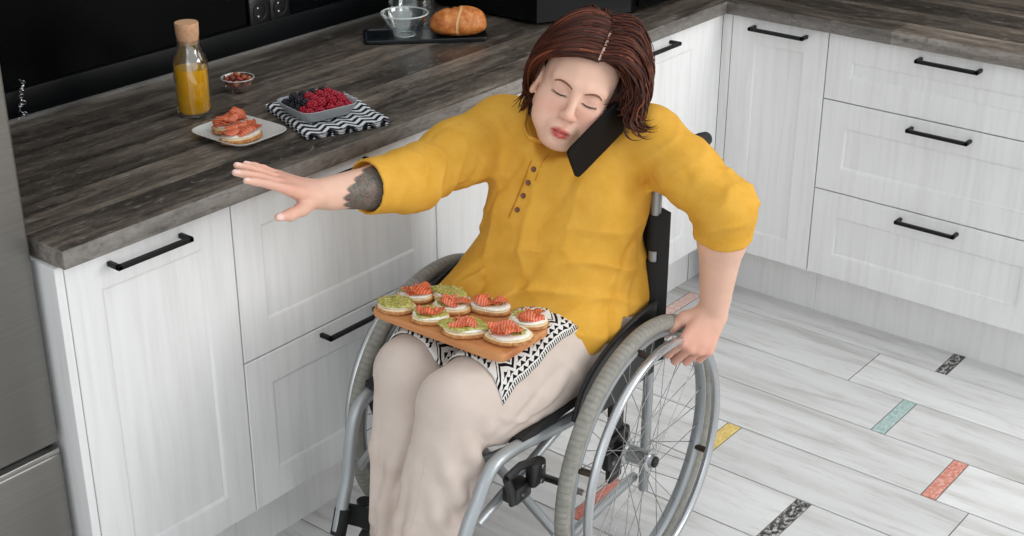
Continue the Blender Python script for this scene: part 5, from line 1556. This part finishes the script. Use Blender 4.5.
# board
def wood_board():
    t = NT('board_wood'); a = t.noise(t.coords((30, 4, 30)), 1, 5, .6, .5)
    t.set(Base_Color=t.ramp(a, [(.3, srgb(160, 96, 50)), (.5, srgb(190, 124, 72)), (.72, srgb(208, 148, 94))]), Roughness=.5); return t.m
BZ = .650
brd = dish([(.004, 0), (.001, .001), (0, .004), (0, .0125), (.0015, .0155), (.004, .0165)], 12, 96, .0775, .162).build('serving_board', wood_board())
BC = V((-1.597, -.384, BZ)); brd.location = BC; brd.rotation_euler = (math.radians(0), math.radians(0), math.radians(1.5))
tag(brd, 'long wooden serving board of open sandwiches resting on her lap', 'board')
GS = 'open sandwiches on the lap board'
zs = BZ + .0167
A_ = lambda s: s
S = [  # x, y, rot, a, b, seed, avocado(dx,dy,scale), salmon pieces, tilt, label
 (-1.648, -.268, .4, .034, .028, 21, (0, 0, .92), [], (0, 0), 'green avocado sandwich at the far front corner of the lap board'),
 (-1.592, -.266, .2, .033, .026, 22, (.008, -.006, .6), [(-.008, .004, .018, .011, .4), (.006, .008, .015, .010, -.5), (-.014, -.006, .012, .008, 1.)], (.0, .16), 'salmon sandwich second along the far end of the lap board, behind the all-green one'),
 (-1.548, -.318, -.3, .034, .026, 23, (.004, .0, .9), [], (.12, .3), 'pale green avocado sandwich at the back edge of the lap board by her shirt'),
 (-1.640, -.349, .5, .035, .028, 24, (.004, -.004, .82), [(-.008, .006, .017, .009, .8), (.002, .010, .012, .007, .2)], (0, 0), 'avocado sandwich with a little salmon, second along the front row'),
 (-1.583, -.352, .3, .034, .028, 25, (.010, -.004, .7), [(-.012, .004, .017, .010, .3), (.0, .010, .015, .009, -.3), (.006, -.006, .012, .007, .9)], (0, .05), 'salmon and avocado sandwich in the middle of the lap board'),
 (-1.538, -.414, .2, .038, .026, 26, (.010, -.004, .6), [(-.006, .004, .020, .010, .2), (.012, .008, .015, .009, -.3), (-.018, .002, .012, .008, .9)], (.1, .25), 'salmon sandwich in the middle of the back edge of the board against her shirt'),
 (-1.637, -.432, .45, .038, .029, 27, (.004, -.003, .86), [(.002, .006, .019, .009, .5), (-.010, .004, .012, .007, -.4)], (0, 0), 'long avocado sandwich with a salmon strip, third along the front row'),
 (-1.606, -.514, .7, .038, .031, 28, (-.012, -.006, .55), [(.004, .006, .022, .012, .5), (.012, -.004, .019, .011, .1), (-.004, .012, .016, .010, .9), (.016, .010, .014, .009, -.4)], (0, 0), 'large salmon sandwich at the near front corner of the lap board'),
 (-1.538, -.506, .5, .036, .028, 29, (.008, -.008, .7), [(-.006, .008, .018, .010, .3), (.004, .010, .014, .009, -.4), (-.014, .0, .012, .008, .9)], (.05, .2), 'salmon and avocado sandwich at the near back corner of the lap board')]
BIG = {27: 1.08, 28: 1.05, 26: 1.0}
for x, y, rz, a, b, sd, av, fs_, tl, lb in S:
    g_ = BIG.get(sd, .98); r_ = random.Random(sd * 3)
    fl = [(q[0] * 1.2, q[1] * 1.1, q[2] * 1.35, q[3] * 1.35, q[4]) for q in fs_]
    if fs_: fl += [(r_.uniform(-.02, .02), r_.uniform(-.014, .014), .007, .005, r_.uniform(0, 3)) for _ in range(4)]
    o = toast('open_sandwich', (x, y, zs), PI / 2 + .25 + rz * .5, a * 1.17 * g_, b * 1.10 * g_, sd, av and (av[0] * .5, av[1] * .5, min(.95, av[2] + .06)), fl, lb, GS, (0, 0), th=.010, thick_fish=.8)
# ------------------------------------------------------------------ camera, light
cam = bpy.data.cameras.new('camera'); co = bpy.data.objects.new('camera', cam); link(co)
cam.sensor_fit = 'HORIZONTAL'; cam.sensor_width = 36; cam.lens = 1428.18 / 1024 * 36; cam.clip_start = .05
yaw, pitch, roll = 0.6757, 0.4349, 0.0017
f = V((math.cos(pitch) * math.cos(yaw), math.cos(pitch) * math.sin(yaw), -math.sin(pitch)))
r = V((math.sin(yaw), -math.cos(yaw), 0)); u = r.cross(f)
r2 = r * math.cos(roll) + u * math.sin(roll); u2 = -r * math.sin(roll) + u * math.cos(roll)
co.matrix_world = Matrix(((r2.x, u2.x, -f.x, -3.4328), (r2.y, u2.y, -f.y, -1.9844), (r2.z, u2.z, -f.z, 1.9007), (0, 0, 0, 1)))
SC.camera = co
w = bpy.data.worlds.new('world'); SC.world = w; w.use_nodes = True
bg = w.node_tree.nodes['Background']; bg.inputs[0].default_value = (.93, .97, 1.0, 1); bg.inputs[1].default_value = .88
def area(name, loc, target, sx, sy, power, col=(1, 1, 1)):
    l = bpy.data.lights.new(name, 'AREA'); l.shape = 'RECTANGLE'; l.size = sx; l.size_y = sy; l.energy = power; l.color = col
    o = bpy.data.objects.new(name, l); link(o); o.location = loc
    o.rotation_euler = (V(target) - V(loc)).to_track_quat('-Z', 'Y').to_euler(); return o
area('corner_window_light', (.628, -.95, 1.765), (-.8, -.55, .9), .95, 1.15, 9, (1.0, .985, .965))
area('window_light', (.15, -3.2, 1.75), (-.35, 0, .65), 1.5, 1.5, 46, (1.0, .985, .965))
area('side_fill_light', (-5.2, -2.4, 2.3), (-.6, -.5, .5), 2.2, 1.8, 10, (.96, .985, 1.0))  # added fill from the left to lift the figure; no window stands there
vs = SC.view_settings; SC.display_settings.display_device = 'sRGB'
vs.view_transform = 'Standard'; vs.look = 'None'; vs.gamma = 1; vs.use_curve_mapping = False; vs.exposure = 0.33
SC.cycles.use_denoising = True
